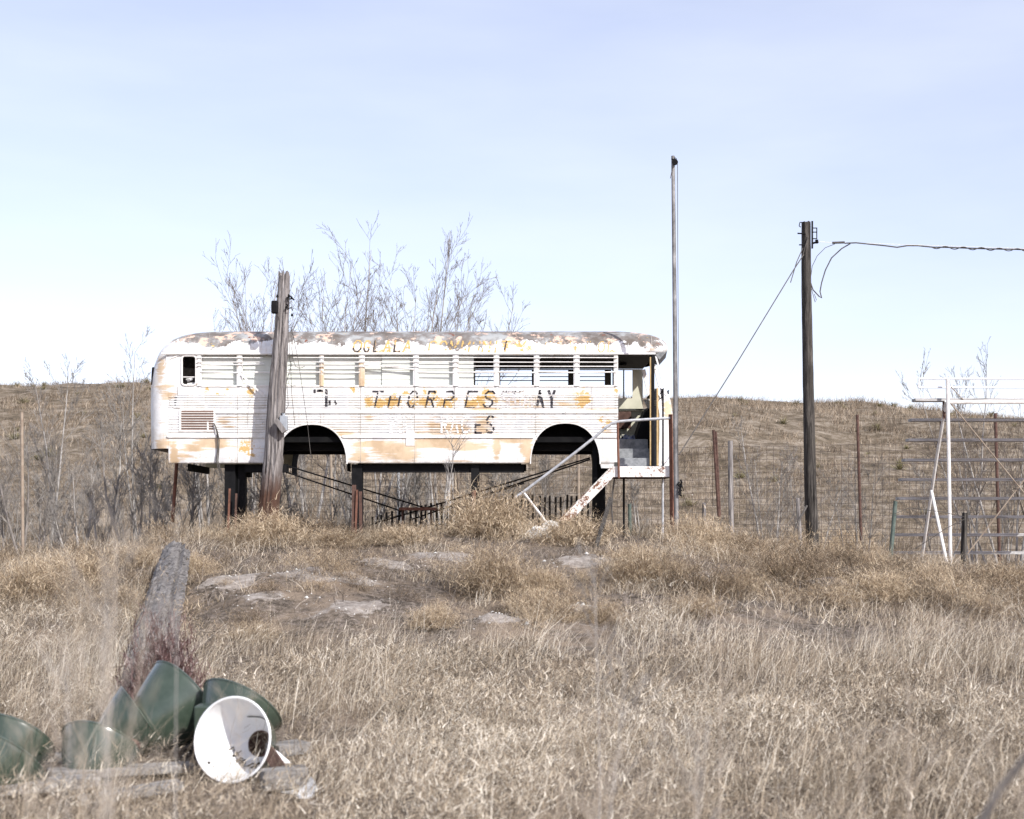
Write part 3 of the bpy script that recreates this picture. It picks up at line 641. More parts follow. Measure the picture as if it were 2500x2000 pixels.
bus = thing('abandoned_bus', 'derelict white school bus body with peeling paint, raised on black posts', 'bus', (bx(1000), YC, bz(1130)))
PNT = M['bus_paint']
def grid_skin(name, xs, zs, zb, off, mat, parent, hole=None, Y0=YN, sgn=-1, attrs=True):
    xs = np.array(sorted(set(xs))); zs = np.array(sorted(set(zs), reverse=True))      # photo columns / rows (rows top = small)
    zs = zs[::-1]; nx_, nz_ = len(xs), len(zs); PX, PZ = np.meshgrid(xs, zs, indexing='ij')
    ZB = np.array([zb(x) for x in xs])[:, None]; PC = np.minimum(PZ, ZB)
    O = np.vectorize(off)(PC); Vx = bx(PX); Vz = bz(PC); Vy = Y0 + sgn*O
    V = np.stack([Vx.ravel(), Vy.ravel(), Vz.ravel()], 1); Fs = []
    for a_ in range(nx_-1):
        for b_ in range(nz_-1):
            if PC[a_, b_+1]-PC[a_, b_] < 1e-6 and PC[a_+1, b_+1]-PC[a_+1, b_] < 1e-6: continue
            if hole and hole((xs[a_]+xs[a_+1])/2, (zs[b_]+zs[b_+1])/2): continue
            Fs.append((a_*nz_+b_, (a_+1)*nz_+b_, (a_+1)*nz_+b_+1, a_*nz_+b_+1))
    at = paint_attrs(PX.ravel(), PC.ravel()) if attrs else None
    return mesh_np(name, V, np.array(Fs), mat, parent, attrs=at)
ARCH = [(761, 86, 1036), (1380, 85, 1033)]; SK = 1131
def zbot(px):
    z = SK
    if px < 411: z = 1095
    if px > 1466: z = 1143
    for cx, rx, tp in ARCH:
        d = abs(px-cx)/rx
        if d < 1: z = min(z, 1133-(1133-tp)*(1-d**2.25)**(1/2.25))
    return z
def off(py):                    # outward relief of the side sheet in metres
    if 966 < py < 998: return .008-.020*max(0, cos((py-966)/6.2*2*pi))**3
    if 1013 < py < 1061: return .008-.020*max(0, cos((py-1013)/6.2*2*pi))**3
    if py > 1072: t = (py-1072)/60; return .012*sin(t*pi)-.05*max(0, t-.6)**2
    return .004
WIN = [(492,578),(592,680),(692,780),(791,876),(891,1008),(1023,1105),(1120,1205),(1219,1303),(1317,1400),(1415,1498)]
RW = (445, 478, 871, 940)
cols = list(np.arange(412, 1510, 4.0))+[1509]
for cx, rx, tp in ARCH:
    for q in np.linspace(0, pi, 61): cols.append(cx-rx*cos(q))
cols += [cx+s*(rx+.02) for cx, rx, tp in ARCH for s in (-1, 1)]
rows = [944, 950, 956, 961, 965] + list(np.arange(966, 998.1, .775)) + [1000, 1004, 1008, 1012] + list(np.arange(1013, 1061.1, .775)) + [1063, 1066, 1069, 1072] + list(np.arange(1076, 1144, 4.5)) + [1095, 1131, 1143]
grid_skin('side_panel', cols, rows, zbot, off, PNT, bus)
# window band: header, pillars and sill as one pressed sheet
edges = [412, RW[0], RW[1], 1509] + [e for w_ in WIN for e in w_]
cols = sorted(set(edges + list(np.arange(414, 1508, 6.0)))); rows = [865, 868, 871, 875, 880, 890, 900, 910, 920, 930, 940, 942, 944]
def hole(px, py):
    if RW[0] < px < RW[1] and RW[2] < py < RW[3]: return True
    return any(a_ < px < b_ for a_, b_ in WIN) and 868 < py < 942
grid_skin('window_band', cols, rows, lambda p: 2000, lambda p: 0.0, PNT, bus, hole)
# pillars' depth, posts proud of the sheet
mb = MB()
prs = [(481,492)]+[(WIN[k][1], WIN[k+1][0]) for k in range(len(WIN)-1)]+[(1498,1509)]
for k, (a_, b_) in enumerate(prs):
    mb2 = MB(); mb2.box((bx(a_+.6), YN-.022, bz(868.5)), (bx(b_-.6), YN+.06, bz(943))); mb2.box((bx(a_+4), YN-.034, bz(868.5)), (bx(b_-4), YN-.0225, bz(943)))
    V = np.array(mb2.v); o = mb2.build('window_pillar', PNT, bus)
    for nme, val in paint_attrs(bx(0)+V[:,0]*S*0, V[:,2]*0).items():
        at = o.data.attributes.new(nme, 'FLOAT', 'POINT'); at.data.foreach_set('value', (np.where(V[:,2] < bz(900), .8, .1) if (nme == 'tan' and k in (3, 4)) else np.zeros(len(V))).astype(np.float32))
# boards behind the windows, lapped sheets
LAP = [868, 880, 892, 903, 914, 925, 935, 944]
for (a_, b_, dy, m_) in [(488, 932, .085, 0), (932, 1015, .060, 1), (1015, 1156, .072, 2)]:
    mb = MB()
    for k in range(7):
        z0, z1 = bz(LAP[k]), bz(LAP[k+1]); y0 = YN+dy; mb.add([(bx(a_), y0+.005, z0), (bx(b_), y0+.005, z0), (bx(b_), y0-.003, z1), (bx(a_), y0-.003, z1), (bx(b_), y0+.005, z1), (bx(a_), y0+.005, z1)], [(0,1,2,3),(3,2,4,5)])
    mb.build('window_board', M['board_panel'], bus)
# guard bars across the windows, meeting rails in every frame
R = random.Random(3)
def gbar(x0, y0, x1, y1, r=.009, sag=0, mt='white_pipe', nm='guard_bar', yo=.045):
    pts = [(bx(x0+(x1-x0)*t), YN-yo, bz(y0+(y1-y0)*t+sag*4*t*(1-t))) for t in (0, .25, .5, .75, 1)]
    return MB().tube(pts, r, 6).build(nm, M[mt], bus, smooth=True)
for py in (874, 884.5, 895):
    for (a_, b_) in ((482, 642), (716, 890), (885, 1120), (1110, 1320), (1305, 1508)):
        if py == 895 and a_ == 482: gbar(482, 894, 645, 889.5)
        else: gbar(a_, py+R.uniform(-.5, .5), b_, py+.6+R.uniform(-.5, .5))
for k, (a_, b_) in enumerate(WIN):
    j = [(-1, 1.5), (0, 1), (0, 0), (0, 0), (-24, -9), (0, 1), (0, 0), (0, 1), (-1, 1), (2, -1)][k]
    gbar(a_-3, 909+j[0]*.8, b_+3, 909.5+j[1]*.8, .013 if k != 4 else .016, nm='window_rail', yo=.025, sag=2 if k == 3 else 0)
    MB().box((bx(a_-1), YN-.02, bz(941)), (bx(b_+1), YN+.07, bz(944.5))).build('window_sill', M['white_pipe'], bus)
MB().bar((bx(590), YN-.06, bz(914)), (bx(648), YN-.10, bz(970)), .03, .012).build('loose_trim_strip', M['white_pipe'], bus)
# rear small window: rounded frame, dark interior
def rrect(x0, x1, y0, y1, r, n_=6):
    p = []
    for cx, cy, a0 in ((x1-r, y0+r, -90), (x1-r, y1-r, 0), (x0+r, y1-r, 90), (x0+r, y0+r, 180)):
        for k in range(n_+1): a_ = radians(a0+90*k/n_); p.append((cx+cos(a_)*r, cy+sin(a_)*r))
    return p
fr = rrect(444, 479, 869, 941, 8); fr.append(fr[0]); fr.append(fr[1])
wf = MB().tube([(bx(x), YN-.008, bz(y)) for x, y in fr], .018, 6, False).build('window_frame', M['white_pipe'], bus, smooth=True)
MB().box((bx(446), YN+.004, bz(919.5)), (bx(477), YN+.03, bz(921.5))).build('sash_bar', M['white_pipe'], wf)
crn = MB()
for (cx, cy, sx_, sy_) in ((445, 871, 1, 1), (478, 871, -1, 1), (445, 940, 1, -1), (478, 940, -1, -1)):
    pts = [(cx, cy)]+[(cx+sx_*(7-7*cos(t)), cy+sy_*(7-7*sin(t))) for t in np.linspace(0, pi/2, 6)]
    crn.add([(bx(x), YN+.003, bz(y)) for x, y in pts], [tuple(range(len(pts)))])
crn.build('frame_corner', M['white_pipe'], wf)
sc = MB(); R = random.Random(8)
for k in range(9): a_ = R.uniform(0, pi); sc.bar((bx(460+R.uniform(-9,9)), YN+.08, bz(926+R.uniform(-3,3))), (bx(460+R.uniform(-9,9)), YN+.1, bz(926+R.uniform(-5,5))), .012, .01)
sc.bar((bx(455), YN+.1, bz(938)), (bx(474), YN+.1, bz(936)), .05, .04); sc.build('torn_lining', M['white_scrap'], bus)
# rails
def rail(x0, x1, y0, y1, d=.028, r0=True, r1=True, nm='rub_rail'):
    r = (y1-y0)/2; p = []
    if r1: p += [(x1-r+cos(a_)*r, y0+r+sin(a_)*r) for a_ in np.linspace(-pi/2, pi/2, 8)]
    else: p += [(x1, y0), (x1, y1)]
    if r0: p += [(x0+r+cos(a_)*r*2, y0+r+sin(a_)*r) for a_ in np.linspace(pi/2, 3*pi/2, 8)]
    else: p += [(x0, y1), (x0, y0)]
    o = MB().prism([(bx(x), bz(y)) for x, y in p], YN-d, YN-.001).build(nm, PNT, bus, bevel=.006)
    V = np.array([v.co[:] for v in o.data.vertices]); px = 1250+(V[:,0]+ori(bus)[0])*S; py = HOR-(V[:,2]+ori(bus)[2]-EYE)*S
    return o
rail(526, 1509, 1003, 1010, r0=False, r1=False); rail(411, 684, 1062, 1069.5); rail(838, 1305, 1062, 1070); rail(1456, 1509, 1062, 1069.5, r1=False)
MB().box((bx(395), YN-.045, bz(861.5)), (bx(1600), YN-.002, bz(866.5))).build('drip_rail', PNT, bus, bevel=.008)
MB().box((bx(434), YN-.012, bz(964)), (bx(1509), YN-.0045, bz(966))).build('belt_moulding', PNT, bus)
simple('seam', (.28,.25,.22), (.5,.47,.43), 30, .8)
# panel seams (vertical laps with rivet rows)
sm = MB()
for px, y0, y1 in [(580,966,1130),(880,944,1130),(1012,944,1131),(1308,966,1062),(783,1012,1036),(1310,1064,1075),(1110,944,1000),(1211,966,1000),(1445,944,1000),(434,944,966)]:
    sm = MB(); sm.box((bx(px), YN-.0135, bz(y0)), (bx(px+1.0), YN-.003, bz(y1)))
    y = y0+4
    while y < y1-3: sm.box((bx(px-4), YN-.016, bz(y)), (bx(px-3), YN-.003, bz(y+1.1))); y += 7
    sm.build('panel_seam', M['seam'], bus)
sm = MB()
for px in np.arange(530, 1500, 25):
    sm.box((bx(px), YN-.014, bz(1011.2)), (bx(px+1.2), YN-.003, bz(1012.4)))
    if abs(px-761) > 90 and abs(px-1380) > 90: sm.box((bx(px), YN-.014, bz(1058)), (bx(px+1.1), YN-.003, bz(1059.3)))
sm.build('rivets', M['seam'], bus)
# small access flap, black handle marks at rear
fl = MB().box((bx(991), YN-.02, bz(1053)), (bx(1012), YN-.013, bz(1089))).build('access_flap', PNT, bus, bevel=.004)
mk = MB()
for k in range(4): mk.box((bx(426), YN-.012, bz(970+k*6)), (bx(433-k), YN-.004, bz(971.6+k*6)))
mk.build('vent_slot', M['black_steel'], bus)
# radiator grille with bars
gl = MB().box((bx(443), YN-.014, bz(1003)), (bx(523), YN-.010, bz(1050))).build('grille', M['grille_mesh'], bus)
gb = MB()
for py in np.arange(1008, 1050, 6.1): gb.bar((bx(442), YN-.024, bz(py)), (bx(524), YN-.024, bz(py)), .010, .012)
gb.bar((bx(508), YN-.022, bz(1030)), (bx(508), YN-.02, bz(1050)), .03, .01); gb.build('grille_bar', M['white_pipe'], gl)
gf = MB()
for a_, b_ in (((438,1000),(526,1003)), ((438,1050),(526,1054)), ((438,1003),(443,1050)), ((522,1003),(526,1050))): gf.box((bx(a_[0]), YN-.022, bz(a_[1])), (bx(b_[0]), YN-.003, bz(b_[1])))
gf.build('grille_frame', M['white_pipe'], gl)
# raised mouldings on the rear quarter
arc = [(405,944),(399,930),(393,912),(395,898),(404,885),(418,875),(434,869),(450,866)]
MB().tube([(bx(x), YN-.006+(.05 if x < 400 else .02 if x < 408 else 0), bz(y)) for x, y in arc], .014, 6).build('quarter_moulding', M['white_pipe'], bus, smooth=True)
arc = [(437,966),(424,968),(415,976),(415,988),(424,996),(440,999)]
MB().tube([(bx(x), YN-.004, bz(y)) for x, y in arc], .007, 5).build('quarter_moulding', M['seam'], bus, smooth=True)
# wheel arch lips and liners (open housings inside the skirt)
for cx, rx, tp in ARCH:
    qs = np.linspace(0.0, pi, 33); e = 2/2.25
    pts = [(cx-rx*math.copysign(abs(cos(q))**e, cos(q)), 1133-(1133-tp)*abs(sin(q))**e) for q in qs]
    MB().tube([(bx(x), YN-.008, bz(y)) for x, y in pts], .012, 5).build('wheel_arch_lip', PNT, bus, smooth=True)
    for y0, y1 in ((YN+.005, YN+.62), (YN+1.75, YN+2.42)):
        vs = []; fs = []
        for (x, y) in [(pts[0][0], 1150)]+pts+[(pts[-1][0], 1150)]: vs += [(bx(x), y0, bz(y)), (bx(x), y1, bz(y))]
        m = len(vs)//2; fs = [(2*i_, 2*i_+1, 2*i_+3, 2*i_+2) for i_ in range(m-1)]
        MB().add(vs, fs).build('wheel_housing', M['near_black'], bus, smooth=True)
    vs = [(bx(x), YN+.62, bz(y)) for x, y in pts if y < 1079]
    MB().add(vs, [tuple(range(len(vs)))]).build('wheel_housing_wall', M['near_black'], bus)
# shell ends and roof as stacked plan outlines
def outline(xr, xf, w_, rr, rf, n_=9):           # starts mid near side, goes rear, far side, front
    pts = []
    for cx, cy, r, a0, a1 in ((xr, -w_, rr, -90, -180), (xr, w_, rr, 180, 90), (xf, w_, rf, 90, 0), (xf, -w_, rf, 0, -90)):
        r = min(r, w_*.98); ex = cx+r if cx == xr else cx-r; ey = -w_+r if cy < 0 else w_-r
        for k in range(n_): t = radians(a0+(a1-a0)*k/(n_-1)); pts.append((ex+cos(t)*r, ey+sin(t)*r))
    return pts
def loft(levels, name, mat, sel=None, roof=False, dense=0):
    ring = []
    for (py, xr, xf, w_, rr, rf) in levels:
        o_ = outline(bx(xr), bx(xf), w_, rr, rf); 
        if dense:                               # extra columns along the straight sides for the paint attributes
            A_, B_ = o_[-1], o_[0]; o_ = o_ + [(A_[0]+(B_[0]-A_[0])*t, A_[1]) for t in np.linspace(0, 1, dense+2)[1:-1]]
        ring.append([(x, YC+y, bz(py)) for x, y in o_])
    m = len(ring[0]); V = np.array([p for r_ in ring for p in r_]); Fs = []
    for a_ in range(len(ring)-1):
        for k in range(m):
            k2 = (k+1) % m
            if sel and not sel(ring[a_][k], ring[a_][k2]): continue
            Fs.append((a_*m+k, a_*m+k2, (a_+1)*m+k2, (a_+1)*m+k))
    px = 1250+V[:,0]*F/V[:,1]; py = HOR-(V[:,2]-EYE)*F/V[:,1]
    if roof: py = np.where((V[:,1] > YC) | (np.repeat([l[0] for l in levels], m) < fine[33][0]), 809., py)
    o_ = mesh_np(name, V, np.array(Fs), mat, bus, smooth=True, attrs=paint_attrs(px, py, roof)); return o_
zd = 863.5; NS = 2.5
def rsec(a_, rise): return WH*cos(a_)**(2/NS) if a_ < pi/2 else 0., (zd_z + rise*sin(a_)**(2/NS))
zd_z = bz(zd)
def irow(w_, z_): return HOR-(z_-EYE)*F/(YC-w_)
lo_, hi_ = .2, 1.2
for _ in range(40):
    RISE = (lo_+hi_)/2; mn = min(irow(*rsec(a_, RISE)) for a_ in np.linspace(0, pi/2, 200))
    if mn > 809.5: lo_ = RISE
    else: hi_ = RISE
AA = np.linspace(0, pi/2, 400); II = np.array([irow(*rsec(a_, RISE)) for a_ in AA]); kmin = int(II.argmin())
def r_at(py): a_ = float(np.interp(py, II[:kmin+1][::-1], AA[:kmin+1][::-1])); return rsec(a_, RISE)      # photo row -> half width, height
def wroof(py): return r_at(py)[0]
RP = [(863.5,376,1612),(860,377,1626),(855,380,1633),(848,385,1637),(842,390,1637),(836,397,1635),(830,404,1632),(825,411,1627),(821,420,1621),(817.5,430,1613),(814,444,1602),(811,462,1586),(809.5,484,1562)]
fine = []; RI = [p[0] for p in RP][::-1]; AS = list(np.linspace(0, AA[kmin], 34))+list(np.linspace(AA[kmin], pi/2*.985, 8))[1:]
for k, a_ in enumerate(AS):
    w_, z_ = rsec(a_, RISE); iy = irow(w_, z_) if a_ <= AA[kmin] else 809.5; e_ = max(0, a_-AA[kmin])*130
    q_ = (YC-max(w_, .25))/YN; fine.append((HOR-(z_-EYE)*S, 1250+(np.interp(iy, RI, [p[1] for p in RP][::-1])-1250)*q_+e_, 1250+(np.interp(iy, RI, [p[2] for p in RP][::-1])-1250)*q_-e_, w_, .36+.1*k/40, .5))
loft(fine, 'roof', PNT, roof=True, dense=220)
def roof_surf(px, py, e=.006):
    w_, z_ = r_at(py); y_ = YC-w_; return ((px-1250)/F*y_, y_-e, z_+e*.4)
rs = MB()
for px in (512, 612, 715, 812, 912, 1012, 1110, 1207, 1305, 1400, 1496, 1590):
    vs = []; r0 = [ (px, p) for p in np.linspace(863, 806, 14)]
    rs.tube([roof_surf(x, p, -.002) for x, p in r0 if p > 815 or 470 < px < 1580], .0045, 4)
rs.build('roof_seam', M['seam'], bus)
# rear body
RB = [(1095,359,1700),(1060,358,1700),(1000,357,1700),(945,357.5,1700),(920,360,1700),(900,363,1700),(885,367,1700),(872,372,1700),(863,376,1700)]
sel_rear = lambda a_, b_: a_[0] < bx(470) and b_[0] < bx(470) or (a_[0] < bx(470)) != (b_[0] < bx(470)) and False
lev = [(py, np.interp(py, [r[0] for r in RB][::-1], [r[1] for r in RB][::-1]), 1640, WH, .36, .3) for py in np.linspace(1095, 863, 40)]
loft(lev, 'rear_body', PNT, sel=sel_rear)
for a_, b_ in ((405, 433),):
    pass
grid_skin('quarter_panel', [406, 408, 410, 412.2], list(np.arange(865, 1096, 5.0)), lambda p: 2000, lambda p: 0.0, PNT, bus)
MB().prism([(bx(364), bz(893)), (bx(369.5), bz(893)), (bx(372), bz(905)), (bx(371.5), bz(925)), (bx(367.5), bz(938)), (bx(362), bz(938)), (bx(362.5), bz(915))], YN+.18, YN+1.6).build('rear_window', M['black_steel'], bus, bevel=.02)
# far side wall with open windows, floor, ceiling, bulkheads
FY = YN+2*WH-.03
cols = sorted(set([430, 1600]+[e for w_ in WIN for e in w_]+list(np.arange(430, 1600, 30)))); rows = [865, 868, 905, 943, 1000, 1060, 1095, 1130]
FW = WIN + [(1515, 1572)]
def hole2(px, py): return any(a_ < px < b_ for a_, b_ in FW[5:]) and ((868 < py < 943) if px < 1510 else 868 < py < 943)
cols += [1515, 1572]
grid_skin('far_side_wall', cols, rows, lambda p: 1131 if not any(abs(p-cx) < rx for cx, rx, t_ in ARCH) else 1060, lambda p: 0.0, M['cream_inside'], bus, hole2, Y0=FY)
fb = MB()
for py in (874, 884.5, 895): fb.tube([(bx(1020), FY+.05, bz(py)), (bx(1505), FY+.05, bz(py))], .010, 5)
fb.box((bx(1020), FY-.02, bz(908)), (bx(1505), FY+.03, bz(911.5))); fb.build('guard_bar', M['black_steel'], bus)
fp = MB()
for a_, b_ in [(WIN[k][1], WIN[k+1][0]) for k in range(5, 9)]+[(1498, 1514)]: fp.box((bx(a_), FY-.05, bz(866)), (bx(b_), FY+.01, bz(943)))
fp.build('window_pillar', M['dark_inside'], bus)
MB().box((bx(1547), FY-.04, bz(866)), (bx(1550), FY, bz(943))).build('window_divider', M['black_steel'], bus)
MB().box((bx(415), YN+.10, bz(1066)), (bx(1508), FY-.01, bz(1079))).box((bx(1508), YN+.95, bz(1066)), (bx(1615), FY-.01, bz(1079))).build('floor', M['near_black'], bus)
MB().box((bx(420), YN+.03, bz(864.5)), (bx(1600), FY-.01, bz(860))).build('ceiling', M['dark_inside'], bus)
MB().box((bx(488), YN+.14, bz(868)), (bx(1160), YN+.16, bz(1030))).box((bx(486), YN+.02, bz(864)), (bx(489), YN+1.4, bz(1060))).build('inner_partition', M['dark_inside'], bus)
MB().box((bx(1500), YN+.004, bz(868)), (bx(1508.8), YN+.5, bz(1143))).build('door_jamb', M['dark_inside'], bus)
# entrance: steps, door leaves, posts, driver area
for k, (y0, y1, d0) in enumerate([(1118, 1137, .06), (1093, 1117, .34), (1067, 1092, .62)]):
    s_ = F/(YN+d0)
    MB().box((bx(1509.5), YN+d0, bz(y1+2)), (bx(1590), YN+d0+.29, bz(y0))).build('step', M['grey_step'], bus, bevel=.01)
MB().box((bx(1509.5), YN+.04, bz(1137.5)), (bx(1632), YN+.9, bz(1141))).build('step_floor', M['grey_step'], bus)
MB().box((bx(1590.5), YN-.03, bz(868)), (bx(1597.5), YN+.05, bz(1137))).build('door_post', M['black_steel'], bus, bevel=.01)
MB().box((bx(1586.5), YN-.01, bz(872)), (bx(1590), YN+.04, bz(1137))).build('door_leaf_edge', M['ochre_trim'], bus)
MB().box((bx(1603), YN-.02, bz(948)), (bx(1607.5), YN+.03, bz(1137))).build('door_leaf_edge', M['ochre_trim'], bus)
MB().box((bx(1597), YN+.06, bz(1050)), (bx(1621), YN+.10, bz(1137))).box((bx(1597), YN+.06, bz(948)), (bx(1606), YN+.09, bz(975))).box((bx(1597), YN+.12, bz(990)), (bx(1621), YN+.15, bz(1055))).build('door_leaf', M['grey_step'], bus)
dl = MB(); dl.add([(bx(1600), YN-.01, bz(905)), (bx(1604), YN-.01, bz(930)), (bx(1606), YN-.01, bz(950)), (bx(1602), YN-.01, bz(945)), (bx(1599), YN-.01, bz(872)), (bx(1602), YN-.01, bz(888))], [(4, 5, 0), (0, 1, 2, 3), (4, 0, 3)]); 
sw = MB().box((bx(1508.9), FY-.12, bz(980)), (bx(1567), FY-.08, bz(1025))).build('seat_back', M['rust_dark'], bus, bevel=.01)
MB().box((bx(1509), FY-.10, bz(972)), (bx(1615), FY-.03, bz(976))).build('wall_ledge', M['dark_inside'], bus)
MB().prism([(bx(1563), bz(1066)), (bx(1600), bz(1066)), (bx(1600), bz(985)), (bx(1590), bz(985)), (bx(1575), bz(1030))], YN+1.0, YN+1.9).build('engine_cover', M['black_steel'], bus, bevel=.02)
R = random.Random(12); bs = MB()
for k in range(16):
    x = 1511+k*3.2; bs.bar((bx(x), YN+.95, bz(1066)), (bx(x+R.uniform(-2, 3)), YN+.95, bz(1058-R.uniform(0, 5))), .02+R.uniform(0, .015), .03)
bs.build('torn_matting', M['blue_scrap'], bus)
MB().tube([(bx(1535), YN+1.3, bz(866)), (bx(1535), YN+1.3, bz(872))], .07, 10).build('ceiling_lamp', M['black_steel'], bus)
# windscreen pillars and nose
wp = MB()
wp.bar((bx(1601), YN+.03, bz(868)), (bx(1622), YN+.02, bz(946)), .028, .03); wp.build('windscreen_pillar', M['white_pipe'], bus)
wp = MB(); wp.bar((bx(1600), YN+2.3, bz(868)), (bx(1620), YN+2.3, bz(950)), .07, .05); wp.build('windscreen_pillar', M['white_pipe'], bus)
wp = MB(); wp.bar((bx(1613), YC, bz(868)), (bx(1634), YC, bz(950)), .05, .05); wp.build('windscreen_pillar', M['white_pipe'], bus)
lev = [(py, 1400, np.interp(py, [945, 975, 1010, 1060, 1137], [1630, 1643, 1648, 1648, 1646]), WH-.01, .3, .34) for py in np.linspace(1137, 946, 24)]
loft(lev, 'nose', PNT, sel=lambda a_, b_: a_[0] > bx(1605) and b_[0] > bx(1605))
MB().box((bx(1618.5), YN+.01, bz(948)), (bx(1621), YN+.22, bz(1137))).build('nose_edge', M['black_steel'], bus)
MB().box((bx(1606), YN+.3, bz(944)), (bx(1622), FY-.3, bz(948))).build('dashboard', M['dark_inside'], bus)
vz = MB(); vz.add([(bx(1600), YN-.01, bz(865)), (bx(1629), YN+.02, bz(857.5)), (bx(1610), YN+.03, bz(878)), (bx(1600), YN+1.0, bz(866)), (bx(1640), YN+1.0, bz(858)), (bx(1622), YN+1.0, bz(878))],
       [(0,1,2),(0,3,4,1),(1,4,5,2),(3,5,4),(0,2,5,3)]); vz.build('sun_visor', M['grey_step'], bus)
R = random.Random(4)
mr = MB(); mr.tube([(bx(1612), YN-.01, bz(962)), (bx(1617), YN-.06, bz(955)), (bx(1613), YN-.05, bz(950))], .012, 6).tube([(bx(1610), YN, bz(975)), (bx(1616), YN-.05, bz(970)), (bx(1614), YN, bz(966))], .01, 6)
mr.tube([(bx(1633), YN+.1, bz(960)), (bx(1631), YN+.05, bz(955)), (bx(1634), YN+.05, bz(953))], .014, 6); mr.build('mirror_bracket', M['black_steel'], bus, smooth=True)
# dark underframe of the bus: chassis rails and cross members
uf = MB()
uf.box((bx(440), YN+.50, bz(1080)), (bx(1500), YN+.62, bz(1097))); uf.box((bx(440), YN+1.8, bz(1080)), (bx(1500), YN+1.92, bz(1097)))
for px in (470, 560, 655, 900, 1000, 1100, 1200, 1290, 1470): uf.box((bx(px), YN+.1, bz(1079.5)), (bx(px+8), FY-.05, bz(1090)))
uf.build('chassis', M['black_steel'], bus)
MB().box((bx(690), YN+2.2, bz(1060)), (bx(860), YN+2.35, bz(1067))).box((bx(1340), YN+2.2, bz(1060)), (bx(1430), YN+2.35, bz(1067))).build('far_sill', M['ochre_trim'], bus)
# cables hanging from the grille
for k, dx in enumerate((0, 4)):
    pts = [(524,1034),(528,1042),(531+dx*.5,1055),(533+dx,1075),(533+dx*.8,1100),(530+dx,1125),(534+dx,1142),(539+dx,1155),(545,1175)]
    MB().tube([(bx(x), YN-.06-.01*k, bz(y)) for x, y in pts], .011, 6).build('hanging_cable', M['wire_dark'], bus, smooth=True)

# ---- lettering left on the bus
n = NT('worn_black'); v = n.noise(16, 8, .75, (1,1,1.6)); n.fin((.035,.033,.04), .6, 0, .3)
tr = n.t.nodes.new('ShaderNodeBsdfTransparent'); ms = n.t.nodes.new('ShaderNodeMixShader'); n.t.links.new(n.step(v, .555, .58), ms.inputs[0])
n.t.links.new(n.b.outputs[0], ms.inputs[1]); n.t.links.new(tr.outputs[0], ms.inputs[2]); n.t.links.new(ms.outputs[0], n.o.inputs[0]); M['worn_black'] = n.m
def worn(name, col, lo, hi, sc_=16):
    n = NT(name); v = n.noise(sc_, 8, .75, (1,1,1.6)); n.fin(col, .6, 0, .3)
    tr = n.t.nodes.new('ShaderNodeBsdfTransparent'); ms = n.t.nodes.new('ShaderNodeMixShader'); n.t.links.new(n.step(v, lo, hi), ms.inputs[0])
    n.t.links.new(n.b.outputs[0], ms.inputs[1]); n.t.links.new(tr.outputs[0], ms.inputs[2]); n.t.links.new(ms.outputs[0], n.o.inputs[0]); M[name] = n.m
worn('worn_ochre', (.55,.36,.13), .53, .56); worn('ghost_white', (.74,.74,.73), .46, .58, 12); worn('ghost_grey', (.62,.60,.60), .46, .58, 11)
GL = {'A': [[(0,1),(.5,0),(1,1)],[(.2,.62),(.8,.62)]], 'B': [[(0,0),(0,1),(.8,1),(1,.8),(.8,.5),(0,.5)],[(0,0),(.75,0),(.9,.22),(.75,.5)]], 'C': [[(1,.12),(.7,0),(.3,0),(0,.25),(0,.75),(.3,1),(.7,1),(1,.88)]],
      'D': [[(0,0),(.6,0),(1,.3),(1,.7),(.6,1),(0,1),(0,0)]], 'E': [[(1,0),(0,0),(0,1),(1,1)],[(0,.5),(.8,.5)]], 'G': [[(1,.12),(.7,0),(.3,0),(0,.25),(0,.75),(.3,1),(.8,1),(1,.85),(1,.6),(.55,.6)]],
      'H': [[(0,0),(0,1)],[(1,0),(1,1)],[(0,.5),(1,.5)]], 'I': [[(.5,0),(.5,1)]], 'J': [[(1,0),(1,.8),(.7,1),(.3,1),(0,.8)]], 'L': [[(0,0),(0,1),(1,1)]], 'M': [[(0,1),(0,0),(.5,.8),(1,0),(1,1)]],
      'N': [[(0,1),(0,0),(1,1),(1,0)]], 'O': [[(.3,0),(.7,0),(1,.25),(1,.75),(.7,1),(.3,1),(0,.75),(0,.25),(.3,0)]], 'P': [[(0,1),(0,0),(.75,0),(1,.2),(1,.38),(.75,.56),(0,.56)]],
      'R': [[(0,1),(0,0),(.75,0),(1,.18),(1,.36),(.75,.52),(0,.52)],[(.5,.52),(1,1)]], 'S': [[(1,.14),(.75,0),(.25,0),(0,.18),(.1,.4),(.9,.6),(1,.82),(.75,1),(.25,1),(0,.86)]],
      'T': [[(0,0),(1,0)],[(.5,0),(.5,1)]], 'U': [[(0,0),(0,.75),(.3,1),(.7,1),(1,.75),(1,0)]], 'W': [[(0,0),(.25,1),(.5,.3),(.75,1),(1,0)]], 'Y': [[(0,0),(.5,.48),(1,0)],[(.5,.48),(.5,1)]]}
def side_surf(px, py, e=.012): return (bx(px), YN-off(py)-.004-e*.3, bz(py))
